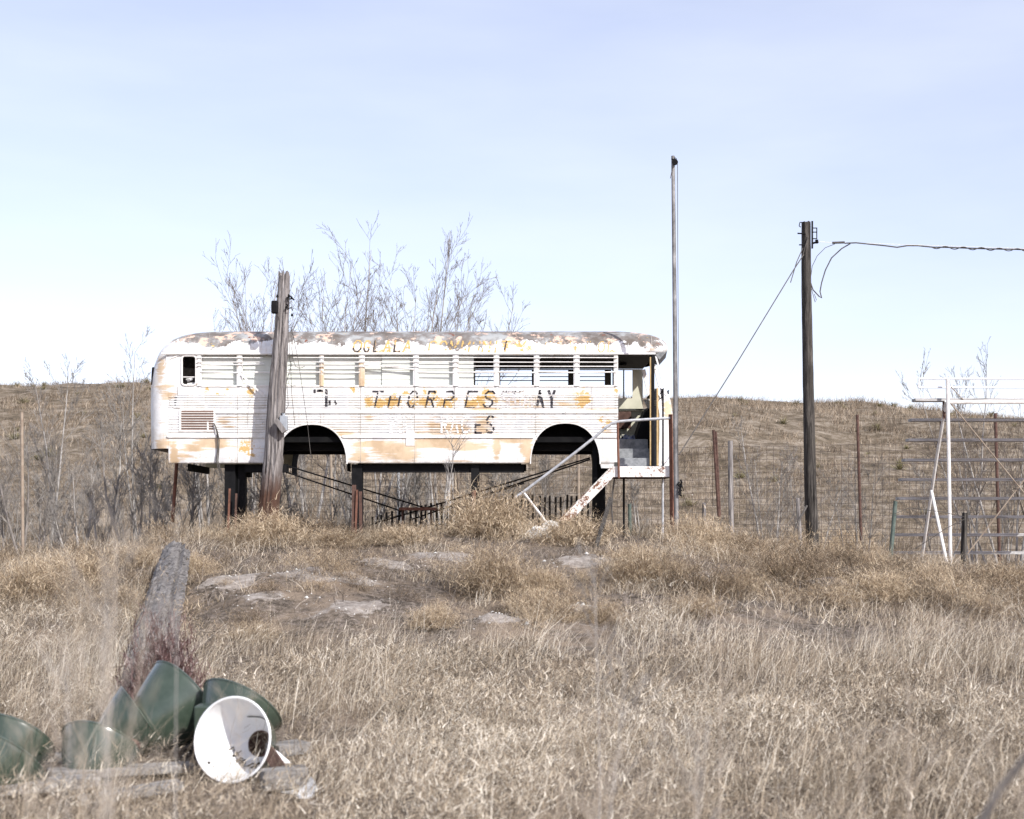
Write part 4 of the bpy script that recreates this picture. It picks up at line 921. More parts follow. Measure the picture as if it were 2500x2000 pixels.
def letter(mb, ch, x0, x1, y0, y1, slant, st_, surf, clip=None):
    if isinstance(mb, str):
        m_ = MB(); letter(m_, ch, x0, x1, y0, y1, slant, st_, surf, clip)
        if m_.f: m_.build('letter', M[mb], bus)
        return
    for pl in GL[ch]:
        P2 = [(x0+u*(x1-x0)+(1-v_)*slant, y0+v_*(y1-y0)) for u, v_ in pl]
        for (ax, ay), (cx, cy) in zip(P2[:-1], P2[1:]):
            ln = math.hypot(cx-ax, cy-ay); m = max(1, int(ln/2.2)); tx, ty = (cx-ax)/ln, (cy-ay)/ln; nx_, ny_ = -ty*st_/2, tx*st_/2
            e0 = st_*.38
            for k in range(m):
                f0 = -e0 if k == 0 else ln*k/m; f1 = ln+e0 if k == m-1 else ln*(k+1)/m
                q = [(ax+tx*f0+nx_, ay+ty*f0+ny_), (ax+tx*f1+nx_, ay+ty*f1+ny_), (ax+tx*f1-nx_, ay+ty*f1-ny_), (ax+tx*f0-nx_, ay+ty*f0-ny_)]
                cxm = sum(a_[0] for a_ in q)/4; cym = sum(a_[1] for a_ in q)/4
                if clip and not clip(cxm, cym): continue
                mb.add([surf(*a_) for a_ in q], [(0,1,2,3)])
tx_ = 'worn_black'      # JIM THORPES, black italics
gap = lambda x, y: not (964.5 < y < 966.5)
letter(tx_, 'I', 793, 801, 953, 994, 0, 6.5, side_surf, gap)
letter(tx_, 'J', 768, 768.5, 953, 994, 0, 5.5, side_surf, lambda x, y: y < 961)
letter(tx_, 'T', 774, 785, 954, 994, 2, 5.5, side_surf, lambda x, y: y < 956)
letter(tx_, 'M', 805, 835, 953, 994, 0, 5.5, side_surf, lambda x, y: y > 977 and x < 820 and not (y > 990 and x < 812))
lt = [('T',903,928),('H',948,972),('O',994,1014),('R',1040,1058),('P',1083,1102),('E',1136,1158),('S',1179,1201)]
clips = {'T': lambda x, y: gap(x, y), 'O': lambda x, y: gap(x, y) and not (y > 972 and x > 1012), 'E': lambda x, y: gap(x, y) and (y < 962 or y > 990 or x < 1143), 'R': lambda x, y: gap(x, y) and not (960 < y < 972 and x > 1056),
         'P': lambda x, y: gap(x, y) and not (958 < y < 974 and x < 1095), 'S': gap, 'H': lambda x, y: gap(x, y) and y > 965}
for ch, a_, b_ in lt: letter(tx_, ch, a_, b_, 956, 993, 8, 4.2, side_surf, clips[ch])
letter(tx_, 'A', 1311, 1326, 955, 994, 0, 6, side_surf, gap); letter(tx_, 'Y', 1340, 1354, 955, 994, 0, 6, side_surf, gap)
rib = lambda x, y: (y-1015) % 6.2 > 1.2
letter(tx_, 'E', 1161, 1175, 1018, 1057, 0, 4.4, side_surf, lambda x, y: rib(x, y) and y > 1034); letter(tx_, 'S', 1188, 1205, 1017, 1056, 2, 4.6, side_surf, rib)
gt = 'ghost_grey'
for ch, a_, b_ in [('S',1225,1240),('P',1243,1256),('E',1258,1268),('D',1248+22,1282),('W',1284,1304)]: letter(gt, ch, a_, b_, 956, 993, 0, 4.5, side_surf, gap)
gt = 'ghost_white'
for ch, a_, b_ in [('B',953,968),('U',972,986),('G',990,1006),('R',1078,1092),('A',1100,1118),('C',1128,1146)]: letter(gt, ch, a_, b_, 1018, 1056, 0, 5.0, side_surf)
ot = 'worn_ochre'
for ch, a_, b_ in [('O',862,880),('G',888,900),('L',912,926),('A',936,952),('L',962,976),('A',984,1002)]: letter(ot, ch, a_, b_, 833, 859, 4, 4.0, roof_surf)
rc = lambda x, y: y < 842 or (int(x*.37) % 3 == 0)
for ch, a_, b_ in [('C',1046,1062),('O',1072,1088),('M',1098,1116),('M',1126,1144),('U',1153,1168),('N',1177,1194),('I',1206,1212),('T',1224,1242),('Y',1262,1280)]: letter(ot, ch, a_, b_, 834, 860, 4, 3.4, roof_surf, rc)
for ch, a_, b_ in [('S',1330,1344),('C',1358,1372),('H',1390,1404),('O',1428,1442)]: letter(ot, ch, a_, b_, 834, 860, 3, 1.8, roof_surf, lambda x, y: int(x*.5) % 3 == 0)
for ch, a_, b_ in [('O',1460,1474),('L',1484,1490)]: letter(ot, ch, a_, b_, 835, 860, 3, 2.2, roof_surf)
ot = 'worn_black'
letter(ot, 'O', 862, 880, 833, 859, 4, 3.2, lambda x, y: roof_surf(x, y, .012), lambda x, y: y > 850); letter(ot, 'G', 888, 900, 833, 859, 4, 3, lambda x, y: roof_surf(x, y, .012), lambda x, y: y > 850)
letter(ot, 'L', 912, 926, 833, 859, 4, 3, lambda x, y: roof_surf(x, y, .012), lambda x, y: x < 918); letter(ot, 'L', 962, 976, 833, 859, 4, 3.2, lambda x, y: roof_surf(x, y, .012), lambda x, y: y > 842)
letter(ot, 'I', 1228, 1236, 834, 854, 5, 3, lambda x, y: roof_surf(x, y, .012))

# ------------------------------------------------------------------ black support frame
fr_ = thing('support_frame', 'black steel and timber posts and beams holding up the bus', 'support frame', (bx(1000), YC, float(hgt(bx(1000), YC))))
BS = M['black_steel']
def gz(px, Y): return float(hgt((px-1250)/F*Y, Y))-.1
def pbox(mb, x0, x1, y0, y1, Ya, Yb): a_ = P(x0, y0, Ya); b_ = P(x1, y1, Ya); mb.box((a_[0], Ya, a_[2]), (b_[0], Yb, b_[2])); return mb
pbox(MB(), 860, 1280, 1133.5, 1153, 25.35, 25.60).build('beam', BS, fr_)
pbox(MB(), 598, 700, 1133.5, 1153, 25.35, 25.60).build('beam', BS, fr_); pbox(MB(), 575, 611, 1133.5, 1165, 25.7, 25.9).build('beam', BS, fr_)
pbox(MB(), 458, 466, 1133, 1150, 25.6, 27.2).build('beam', BS, fr_)
pbox(MB(), 1463, 1500, 1144, 1165, 25.6, 25.9).build('beam', BS, fr_); pbox(MB(), 858, 1285, 1133.5, 1150, 27.2, 27.4).build('beam', BS, fr_)
for (x0, x1, Ya, Yb, tp) in [(548, 574, 25.36, 25.6, 1134), (580, 598, 25.5, 25.7, 1134), (859, 884, 25.3, 25.52, 1134), (1150, 1169, 25.3, 25.5, 1134), (1447, 1478, 25.75, 26.0, 1097), (1447, 1458, 25.4, 25.5, 1050),
                             (862, 884, 27.2, 27.4, 1134), (1152, 1170, 27.2, 27.4, 1134), (560, 580, 27.2, 27.4, 1134)]:
    a_ = P(x0, tp, Ya); b_ = P(x1, tp, Ya); zb_ = gz((x0+x1)/2, Ya); MB().box((a_[0], Ya, a_[2]), (b_[0], Yb, zb_)).build('post', BS, fr_)
for p_, q_ in [((700,1137,25.4),(1060,1247,26.9)), ((690,1150,25.4),(980,1248,26.9)), ((1440,1118,25.5),(900,1283,27.1)), ((1440,1122,25.5),(1000,1270,27.1)), ((1280,1180,25.5),(1165,1215,25.6))]:
    MB().tube([P(*p_), P(*q_)], .014, 6).build('brace_rod', BS, fr_, smooth=True)
for px, tp, Y_ in [(560,1195,25.1), (565,1198,25.12)]: pass
for k, (x0, tp, x1, bt, Y_, m_, lab) in enumerate([
    (561,1193,556,1325,25.1,'rust','tall reddish steel stake before the rear black post'), (577,1205,574,1310,25.2,'rust_dark','shorter rusty stake right of the tall one at the rear black post'),
    (862,1184,861,1300,25.0,'rust_dark','dark left stake at the second black post'), (867,1184,866,1300,25.02,'rust_dark','middle stake at the second black post'), (872,1196,868,1305,24.98,'rust','reddish leaning stake at the second black post'), (880,1200,881,1300,25.1,'rust_dark','wide rusty stake at the second black post'),
    (1155,1197,1154,1260,25.0,'rust_dark','left stake at the third black post'), (1160,1197,1158,1260,25.02,'rust','right stake at the third black post')]):
    t = MB(); t.bar(P(x0, tp, Y_), P(x1, bt, Y_), .035 if k != 5 else .055, .02); tag(t.build('steel_stake', M[m_]), lab, 'stake', 'stakes beside the black support posts')

# ------------------------------------------------------------------ entry platform
YP = 24.35
pf = thing('entry_platform', 'rusty white steel platform with ramp and bent pipe handrail at the bus door', 'platform', P(1565, 1300, YP))
n = NT('rusty_white'); v = n.noise(13, 10, .8); v2 = n.noise(28, 6, .7)
sx = n.t.nodes.new('ShaderNodeSeparateXYZ'); n.t.links.new(n.c.outputs['Object'], sx.inputs[0])
c = n.ramp(v, [(.35, (.70,.66,.62)), (.5, (.80,.78,.75))]); c = n.mix(n.step(n.math('ADD', n.math('ADD', n.math('MULTIPLY', v, .4), n.math('MULTIPLY', v2, .25)), n.math('MULTIPLY', n.noise(2.4, 4, .6, (1,1,1), 0, (3,1,2)), .6)), .635, .665), c, (.15,.065,.04)); c = n.mix(n.math('MULTIPLY', n.step(v2, .50, .62), .35), c, (.40,.28,.20)); M['rusty_white'] = n.fin(c, .8, 0, .3)
RWm = M['rusty_white']
a_, b_ = P(1497, 1139, YP), P(1637, 1165, YP); dk = MB(); dk.box((a_[0], YP, a_[2]), (b_[0], YP+.045, b_[2])); dk.build('edge_beam', RWm, pf, bevel=.006)
MB().box((a_[0], YP+.046, a_[2]-.012), (b_[0], YN-.04, a_[2])).build('deck', M['grey_step'], pf)
MB().box((a_[0]+.003, YP+.046, a_[2]-.19), (a_[0]+.045, YN-.04, a_[2]-.014)).box((b_[0]-.045, YP+.046, a_[2]-.19), (b_[0]-.003, YN-.04, a_[2]-.014)).box((a_[0]+.05, YN-.1, a_[2]-.19), (b_[0]-.05, YN-.05, a_[2]-.014)).box((-0+a_[0]+.05, YP+.40, a_[2]-.19), (b_[0]-.05, YP+.44, a_[2]-.014)).build('frame', M['rust_dark'], pf)
for Yq in (YP, YP+.68):
    sg = MB(); sg.prism([(P(x, y, YP)[0], P(x, y, YP)[2]) for x, y in [(1495.5,1139),(1496.5,1165),(1392,1272),(1366,1272)]], Yq, Yq+.012)
    sg.bar(P(1495, 1139.5, YP)[:1]+(Yq-.03,)+P(1495, 1139.5, YP)[2:], P(1366, 1271, YP)[:1]+(Yq-.03,)+P(1366, 1271, YP)[2:], .010, .06)
    sg.bar(P(1496, 1165.5, YP)[:1]+(Yq-.03,)+P(1496, 1165.5, YP)[2:], P(1393, 1271, YP)[:1]+(Yq-.03,)+P(1393, 1271, YP)[2:], .010, .06); sg.build('stair_stringer', RWm, pf)
hp = [(1256,1217),(1278,1201),(1330,1162),(1380,1124),(1430,1085),(1455,1065),(1475,1047),(1492,1035),(1512,1029),(1550,1026),(1600,1023),(1636,1021)]
MB().tube([P(x, y, YP-.05) for x, y in hp], .024, 8).build('handrail', M['galv'], pf, smooth=True)
MB().tube([P(1279,1203,YP-.04), P(1342,1286,YP-.04)], .020, 8).build('handrail_strut', M['white_pipe'], pf, smooth=True)
MB().tube([P(1508,1029,YP-.05), P(1509,1100,YP-.05), P(1511,1168,YP-.05)], .020, 8).build('handrail_post', M['rust'], pf, smooth=True)
MB().tube([P(1637,1012,YP), P(1639,1150,YP), P(1641,1300,YP)], .036, 10).build('corner_post', M['rust'], pf, smooth=True)
for px, Y_ in ((1523, 25.0), (1618, 24.9)):
    a_ = P(px, 1166, Y_); MB().tube([a_, (a_[0], Y_, gz(px, Y_))], .020, 8).build('leg', M['black_steel' if px < 1600 else 'galv'], pf, smooth=True)
MB().tube([P(1500,1170,24.6), P(1496,1200,24.6), P(1493,1240,24.6), P(1495,1262,24.6), P(1498,1290,24.6)], .014, 6).build('hanging_cable', M['wire_dark'], pf, smooth=True)
t = MB(); t.bar(P(1491,1216,22.3), P(1440,1385,20.6), .065, .03); tag(t.build('timber_plank', M['tar_wood'], bevel=.004), 'dark wooden plank leaning against the stair ramp', 'plank')
# concrete lumps at the ramp foot
for k, (px, py, s_, lab) in enumerate([(1345,1288,.13,'white crumbling concrete lump at the end of the handrail strut'), (1322,1312,.22,'larger pebbly concrete lump on the bank below the ramp')]):
    x, y, z = P(px, py, 24.0 if k == 0 else 23.4); R = random.Random(k); r_ = MB(); nU, nV = 14, 10; vs = []
    for a_ in range(nV+1):
        for b_ in range(nU):
            th = pi*a_/nV; ph = 2*pi*b_/nU; q = s_*(1+R.uniform(-.2, .2)); vs.append((x+q*sin(th)*cos(ph)*1.2, y+q*sin(th)*sin(ph), z+q*cos(th)*.8))
    r_.add(vs, [(a_*nU+b_, a_*nU+(b_+1) % nU, (a_+1)*nU+(b_+1) % nU, (a_+1)*nU+b_) for a_ in range(nV) for b_ in range(nU)]); tag(r_.build('concrete_lump', M['concrete']), lab, 'concrete')

# ------------------------------------------------------------------ leaning wooden post by the bus
YW = 24.78
def rough_pole(pts, rad, n_=18, seed=1, jag=0.0, amp=.03, tap=None, seg=40):
    R_ = np.random.default_rng(seed); pts = np.array(pts, float); L_ = np.linspace(0, 1, seg); t = np.linspace(0, 1, len(pts))
    C_ = np.stack([np.interp(L_, t, pts[:, i]) for i in range(3)], 1); r = np.interp(L_, t, rad)
    d = C_[-1]-C_[0]; d /= np.linalg.norm(d); a_ = np.cross(d, [0, 1, 0.01]) if abs(d[1]) < .9 else np.cross(d, [1, 0, 0]); a_ /= np.linalg.norm(a_); b_ = np.cross(d, a_)
    flut = 1+amp*np.repeat(R_.normal(0, 1, n_)[None], seg, 0) + .35*amp*R_.normal(0, 1, (seg, n_))
    m = MB(); vs = []
    for i_ in range(seg):
        for k in range(n_):
            an = 2*pi*k/n_; p = C_[i_] + (a_*cos(an)+b_*sin(an))*r[i_]*flut[i_, k]
            if i_ == seg-1: p = p + d*jag*R_.uniform(-1, 1)
            vs.append(tuple(p))
    fs = [(i_*n_+k, i_*n_+(k+1) % n_, (i_+1)*n_+(k+1) % n_, (i_+1)*n_+k) for i_ in range(seg-1) for k in range(n_)]
    vs.append(tuple(C_[-1]-d*jag*.8)); c_ = len(vs)-1; fs += [((seg-1)*n_+k, (seg-1)*n_+(k+1) % n_, c_) for k in range(n_)]
    vs.append(tuple(C_[0])); fs += [((k+1) % n_, k, c_+1) for k in range(n_)]
    return m.add(vs, fs)
base = P(655, 1340, YW); wpz = thing('wooden_post', 'thick weathered grey post leaning against the bus side, brown at its foot', 'post', (base[0], YW, base[2]))
rough_pole([P(652,1340,YW), P(657,1240,YW), P(668,1130,YW), P(678,950,YW), P(687,820,YW), P(695,672,YW)], [.178,.168,.160,.142,.120,.093], 30, 3, .10, .06, seg=60).build('shaft', M['post_wood'], wpz, smooth=True)
tb = MB(); tb.box((P(675,752,YW)[0]-.06, YW-.2, P(0,769,YW)[2]), (P(675,752,YW)[0]+.05, YW-.1, P(0,738,YW)[2])); tb.build('insulator_block', M['black_steel'], wpz, bevel=.02)
R = random.Random(21); hw = MB()
for k in range(9):
    x0, y0 = 703+R.uniform(-6, 6), 722+R.uniform(-4, 34); hw.tube([P(x0, y0, YW-.12), P(x0+R.uniform(-5, 9), y0+R.uniform(-8, 8), YW-.16), P(x0+R.uniform(-3, 12), y0+R.uniform(-8, 12), YW-.14)], R.uniform(.006, .013), 6)
for x0, y0 in ((712,728),(713,770),(677,724)): hw.lathe([(-.02,.0),(-.018,.018),(0,.022),(.03,.012),(.035,0)], P(x0, y0, YW-.1), (0, 0, 1), 10)
hw.build('metal_fittings', M['black_steel'], wpz, smooth=True)
jb = MB(); a_, b_ = P(687, 1017, YW), P(705, 1053, YW); jb.box((a_[0], YW-.2, a_[2]), (b_[0], YW-.08, b_[2])); jb.tube([P(692,1017,YW-.12), P(692,1008,YW-.12)], .03, 8); jb.build('junction_box', M['box_grey'], wpz, bevel=.008)
t_ = MB(); t_.bar(P(673,1025,YW-.26), P(695,1055,YW-.26), .085, .09); t_.build('wood_block', M['grey_wood'], wpz, bevel=.004)
wires = [[(709,808),(716,820),(712,850),(716,880),(722,895),(730,899),(738,898),(744,894)], [(712,800),(718,830),(728,880),(740,960),(750,1030),(757,1096),(764,1150)], [(710,806),(712,840),(720,835),(730,832),(735,836)],
         [(706,830),(707,870),(710,900),(712,960),(716,1000),(720,1040)], [(702,925),(706,940),(714,943),(722,940),(720,944)], [(708,880),(712,890),(700,930),(704,990),(692,1010)], [(668,880),(662,895),(660,920),(661,950)]]
for k, w_ in enumerate(wires):
    mb = MB(); pts = [P(x, y, YW-.19-.01*k) for x, y in w_]; mb.tube(pts, .005, 5); mb.build('dangling_wire', M['wire_dark'], wpz, smooth=True)

# ------------------------------------------------------------------ flagpole
YF = 24.2; fz = gz(1652, YF); fpz = thing('flagpole', 'slender tall weathered metal flagpole standing by the bus door', 'flagpole', (P(1652,1300,YF)[0], YF, fz))
simple('pole_metal', (.13,.125,.125), (.27,.265,.265), 3, .65, .1, (2,2,1.2), c3=(.42,.41,.41), lo=.38, hi=.6)
MB().tube([(P(1652,0,YF)[0], YF, fz), P(1650,1100,YF), P(1648,840,YF), P(1645.5,600,YF), P(1643,381,YF)], [.036,.040,.037,.034,.030], 12).build('shaft', M['pole_metal'], fpz, smooth=True)
pl = MB(); pl.lathe([(-.02,0),(-.02,.05),(-.008,.05),(0,.04),(.008,.05),(.02,.05),(.02,0)], P(1648,396,YF-.06), (.25, 1, 0), 16); pl.tube([P(1644,392,YF-.05), P(1648,385,YF-.06), P(1651,388,YF-.06), P(1649,394,YF-.06)], .010, 6)
pl.tube([P(1644,390,YF-.04), P(1639,388,YF-.04)], .012, 6); pl.build('pulley', M['black_steel'], fpz, smooth=True)
MB().tube([P(1651,393,YF-.06), P(1654,402,YF-.06), P(1654.5,600,YF-.05), P(1656,860,YF-.05), P(1655,1110,YF-.05), P(1657,1180,YF-.05)], .006, 5).build('halyard', M['wire_dark'], fpz, smooth=True)
MB().tube([P(1646,398,YF-.05), P(1640,418,YF-.05), P(1636.5,436,YF-.05)], .006, 5).build('rope_end', M['wire_dark'], fpz, smooth=True)
kn = MB(); R = random.Random(6)
for k in range(7): kn.tube([P(1660+R.uniform(-3,3), 1172+k*5, YF-.06), P(1660+R.uniform(-5,6), 1178+k*5, YF-.09), P(1660+R.uniform(-4,5), 1186+k*4, YF-.06)], .017, 6)
kn.tube([P(1663,1180,YF-.05), P(1669,1199,YF-.06)], .009, 5); kn.build('rope_knot', M['black_steel'], fpz, smooth=True)

# ------------------------------------------------------------------ utility pole with cables
YU = 28.0; ub = gz(1986, YU); up = thing('utility_pole', 'dark creosoted utility pole standing alone before the wire fence', 'utility pole', (P(1986,0,YU)[0], YU, ub))
rough_pole([(P(1987,0,YU)[0], YU, ub), P(1979,1200,YU), P(1973,900,YU), P(1969,700,YU), P(1968,543,YU)], [.128,.118,.104,.096,.088], 20, 9, .012, .03, seg=50).build('shaft', M['tar_wood'], up, smooth=True)
h_ = MB()
h_.bar(P(1983,540,YU-.08), P(1983,607,YU-.08), .03, .03)
for y0 in (557, 567, 583): h_.tube([P(1983,y0,YU-.08), P(1995,y0,YU-.09)], .010, 6)
h_.tube([P(1994,556,YU-.09), P(1994,583,YU-.09)], .010, 6); h_.tube([P(1985,594,YU-.08), P(1998,590,YU-.09)], .02, 6); h_.lathe([(-.03,0),(-.03,.035),(0,.02),(.03,.035),(.03,0)], P(1994,590,YU-.1), (0,.2,1), 10)
h_.tube([P(1962,543,YU-.1), P(1953,543,YU-.1), P(1951,552,YU-.1), P(1955,555,YU-.1)], .010, 6); h_.tube([P(1966,571,YU-.12), P(1947,570,YU-.12)], .014, 6); h_.tube([P(1966,598,YU-.12), P(1951,598,YU-.12)], .012, 6)
h_.build('metal_fittings', M['black_steel'], up, smooth=True)
def wire(name, lab, pts, r=.008, mat='wire_dark', cat='wire', par=None, nm2=None):
    o_ = MB().tube(pts, r, 6).build(name, M[mat], par, smooth=True)
    if not par: tag(o_, lab, cat)
    return o_
wire('guy_wire', 'long taut guy wire running from the utility pole down to the flagpole foot', [P(1966,600,YU-.1), P(1950,610,YU-.2)] and [P(1962,622,YU-.1), P(1937,660,27.6), P(1800,885,26.2), P(1658,1110,24.3)], .010)
wire('guy_wire_tail', '', [P(1960,606,YU-.1), P(1945,640,YU-.3), P(1930,690,YU-.4)], .009, par=up); wire('guy_wire_tail', '', [P(1974,575,YU-.12), P(1960,622,YU-.12)], .008, par=up)
R = random.Random(2)
cb = [(2062,594),(2090,593),(2130,597),(2160,600),(2190,604),(2215,600),(2240,600),(2280,604),(2310,604),(2360,606),(2420,608),(2480,609),(2560,612)]
wire('overhead_cable', 'twisted overhead cable running right from the utility pole out of the picture', [P(x, y, YU-.05) for x, y in cb], .013, cat='cable')
c0 = bpy.data.objects['overhead_cable']; tw = MB(); pts = [P(x, 604+(x-2275)*.03+3.2*sin((x-2275)/7.0), YU-.05+.02*cos(x/7)) for x in np.arange(2275, 2560, 3)]
tw.tube(pts, .009, 5).build('wrapped_strand', M['wire_dark'], c0, smooth=True)
wire('tension_clamp', '', [P(2032,593,YU-.05), P(2062,592,YU-.05)], .022, par=c0); wire('messenger_strand', '', [P(1996,590,YU-.08), P(2032,593,YU-.06)], .004, 'white_pipe', par=c0)
wire('messenger_strand', '', [P(2060,592.5,YU-.05), P(2560,609,YU-.05)], .004, 'white_pipe', par=c0)
wire('cable_loop', 'black cable looping down right of the utility pole top', [P(2076,595,YU), P(2055,607,YU), P(2030,630,YU), P(2015,660,YU), P(2006,690,YU), P(2002,712,YU), P(2006,728,YU), P(2000,724,YU), P(1985,708,YU), P(1979,690,YU)], .012, cat='cable')
wire('thin_cable_arc', 'thin pale cable arching from the clamp back to the utility pole', [P(2038,596,YU), P(2015,605,YU), P(1995,625,YU), P(1983,650,YU), P(1979,680,YU), P(1981,705,YU), P(1990,738,YU), P(1993,732,YU), P(1988,718,YU)], .006, cat='cable')
wire('ground_hose', 'black hose curving from the utility pole foot into the grass', [P(1970,1235,YU-.2), P(1955,1262,YU-.3), P(1942,1290,YU-.35), P(1937,1312,YU-.35), P(1945,1327,YU-.4), P(1962,1340,YU-.5)], .022, cat='hose')

# ------------------------------------------------------------------ wire mesh fence
YFn = 32.0; wfz = thing('wire_fence', 'tall square-mesh wire fence on pipe posts running behind the bus', 'fence', P(1500, 1330, YFn))
mb_v, mb_f = [], []
def ribbon(p, q, r):
    b = len(mb_v); p, q = np.array(p), np.array(q); d = q-p; up_ = np.array([0,0,1.]) if abs(d[0]) > abs(d[2]) else np.array([1.,0,0]); y_ = np.array([0, 1., 0])
    for c_ in (p, q):
        for an in (90, 210, 330): mb_v.append(c_+up_*cos(radians(an))*r+y_*sin(radians(an))*r)
    for k in range(3): mb_f.append((b+k, b+(k+1) % 3, b+3+(k+1) % 3, b+3+k))
def ftop(px): return 1092+3.0*sin((px-900)/260.)+1.2*sin(px/61.)-(4 if px > 1950 else 0)*min(1, (px-1950)/60.)
for px in np.arange(560, 2640, 16.6): 
    j = R.uniform(-.5, .5); ribbon(P(px+j, ftop(px), YFn), P(px+2+j, ftop(px)+262, YFn), .0055)
xsf = np.arange(560, 2640, 49.8)
for k in range(17):
    for a_, b_ in zip(xsf[:-1], xsf[1:]): ribbon(P(a_, ftop(a_)+15.9*k+R.uniform(-.3,.3), YFn), P(b_, ftop(b_)+15.9*k, YFn), .0055)
mesh_np('wire_mesh', np.array(mb_v), np.array(mb_f), M['fence_wire'], wfz)
for k, (x0, y0, x1, y1, w_, m_, nm) in enumerate([(724,1060,726,1290,7,'tan_pipe','post'),(806,1060,812,1290,7,'tan_pipe','post'),(972,1060,974,1290,7,'galv','post'),(1118,1060,1119,1290,7,'tan_pipe','post'),(1412,1060,1413,1290,6,'tan_pipe','post'),
     (1742,1050,1755,1262,7.5,'rust_dark','post'),(1748,1054,1758,1262,5,'rust_dark','post'),(2093,1013,2102,1320,7,'rust_dark','post'),(2430,1009,2440,1370,8,'rust_dark','post'),(424,1100,418,1262,8,'rust','post'),(53,1006,56,1345,8,'tan_pipe','post')]):
    if nm == 'post' and k not in (9, 10):
        MB().tube([P(x0, y0, YFn-.08), P(x1, y1, YFn-.08)], w_/2/F*YFn, 8).build('post', M[m_], wfz, smooth=True)
tag(MB().tube([P(433,1110,26.5), P(421,1275,26.5)], 4.5/F*26.5, 8).build('pipe_post', M['rust'], smooth=True), 'brown pipe leaning under the rear overhang of the bus', 'post')
tag(MB().tube([P(53.5,1007,26.0), P(56,1360,26.0)], 4/F*26, 10).build('pipe_post', M['tan_pipe'], smooth=True), 'lone brown pipe post near the left edge of the picture', 'post')
for (x0, y0, x1, y1, w_, Y_, m_, lab, s_) in [(1783,1077,1786,1330,13,29.0,'grey_wood','weathered grey split fence post right of the rusty pipe posts',11), (1947,1216,1955,1345,10,28.8,'grey_wood','short pale wooden stake leaning by the utility pole',12),
     (1719,1228,1720,1290,9,29.5,'grey_wood','short pale stub post near the flagpole',13), (2186,1224,2173,1375,10,26.6,'green_post','dark green leaning post left of the bleachers',14), (2356,1252,2351,1390,14,26.6,'tar_wood','stout dark wooden post before the bleachers',15),
     (1537,1230,1538,1310,9,28.5,'green_post','small greenish stub post under the entry platform',16)]:
    o_ = rough_pole([P(x1, y1, Y_), P(x0, y0, Y_)], [w_/2/F*Y_*1.04, w_/2/F*Y_*.95], 10, s_, .012, .06, seg=16).build('fence_post', M[m_], smooth=True); tag(o_, lab, 'post')
wire('slack_wire', 'slack barbed wire sagging between the green post and the dark post', [P(2183,1255,26.5), P(2220,1240,26.5), P(2300,1250,26.5), P(2354,1262,26.5)], .006)
wire('slack_wire', 'loose wire slanting from the dark post down into the grass', [P(2354,1268,26.5), P(2310,1290,26.5), P(2250,1330,26.5), P(2180,1370,26.5), P(2165,1395,26.4)], .007)
# snow fence
YS = 27.4; sf = thing('picket_fence', 'sagging dark slatted snow fence under the bus', 'fence', P(1180,1330,YS)); sl = MB(); R = random.Random(5)
tops = ([905, 960, 1010, 1060, 1150, 1250, 1350, 1460], [1262, 1248, 1240, 1228, 1222, 1208, 1212, 1207])
px = 908; wpts = [[], []]
while px < 1462:
    tp = float(np.interp(px, *tops))+R.uniform(-3, 3); j = R.uniform(-3, 3)
    sl.bar(P(px+j, tp, YS+R.uniform(-.03, .03)), P(px, tp+120, YS), .042, .012)
    for q in (0, 1): wpts[q].append(P(px, tp+14+38*q, YS-.03))
    px += R.choice([12.5, 13, 13, 14])
sl.build('slats', M['tar_wood'], sf); MB().tube(wpts[0], .006, 4).tube(wpts[1], .006, 4).build('tie_wire', M['wire_dark'], sf)
tb_ = thing('rusty_table', 'rusty low steel table lying in the shade under the bus', 'table', P(1010,1300,26.3))
pbox(MB(), 974, 1064, 1239, 1246, 26.2, 26.7).build('top', M['rust'], tb_); pbox(MB(), 980, 984, 1246, 1310, 26.3, 26.4).build('leg', M['rust_dark'], tb_); pbox(MB(), 1050, 1054, 1246, 1310, 26.3, 26.4).build('leg', M['rust_dark'], tb_)

# ------------------------------------------------------------------ bleachers
bl_ = thing('bleachers', 'open steel bleachers with grey plank seats at the right edge', 'bleachers', P(2400, 1370, 28.5))
PL = [(976,2235),(1025,2226),(1074,2219),(1123,2209),(1171,2201),(1217,2194),(1262,2190),(1306,2185),(1350,2182)]
for k, (py, xe) in enumerate(PL):
    Y_ = 27.7+.42*k; a_ = P(xe, py-3.5, Y_); b_ = P(2580, py+3.5, Y_)
    MB().box((a_[0], Y_, a_[2]), (8.0+3.2, Y_+.26, b_[2])).build('plank', M['bench_wood'], bl_, bevel=.004)
    sx0 = 2304-7.0*k; c_ = P(sx0, py+4, Y_+.1); d_ = P(sx0, py+46, Y_+.1)
    if k < 8: MB().box((c_[0]-.02, Y_+.08, c_[2]), (c_[0]+.03, Y_+.12, d_[2])).build('riser', M['rust_dark'], bl_)
def WPipe(nm, pts, r, mt='white_pipe'): return MB().tube(pts, r, 8).build(nm, M[mt], bl_, smooth=True)
WPipe('upright', [P(2313,924,27.55), P(2321,1395,27.55)], .034); WPipe('stringer', [P(2310,980,27.66), P(2285,1130,28.6), P(2249,1375,30.2)], .032)
WPipe('leg', [P(2274,1198,28.6), P(2314,1385,27.65)], .030); WPipe('top_beam', [P(2318,982,27.6), P(2600,982,27.6)], .038)
WPipe('guard_rail', [P(2243,925,27.7), P(2600,925,27.7)], .018, 'white_scrap'); WPipe('guard_rail', [P(2243,946,27.7), P(2600,946,27.7)], .018, 'white_scrap'); WPipe('guard_rail', [P(2243,924,27.7), P(2243,947,27.7)], .018, 'white_scrap')
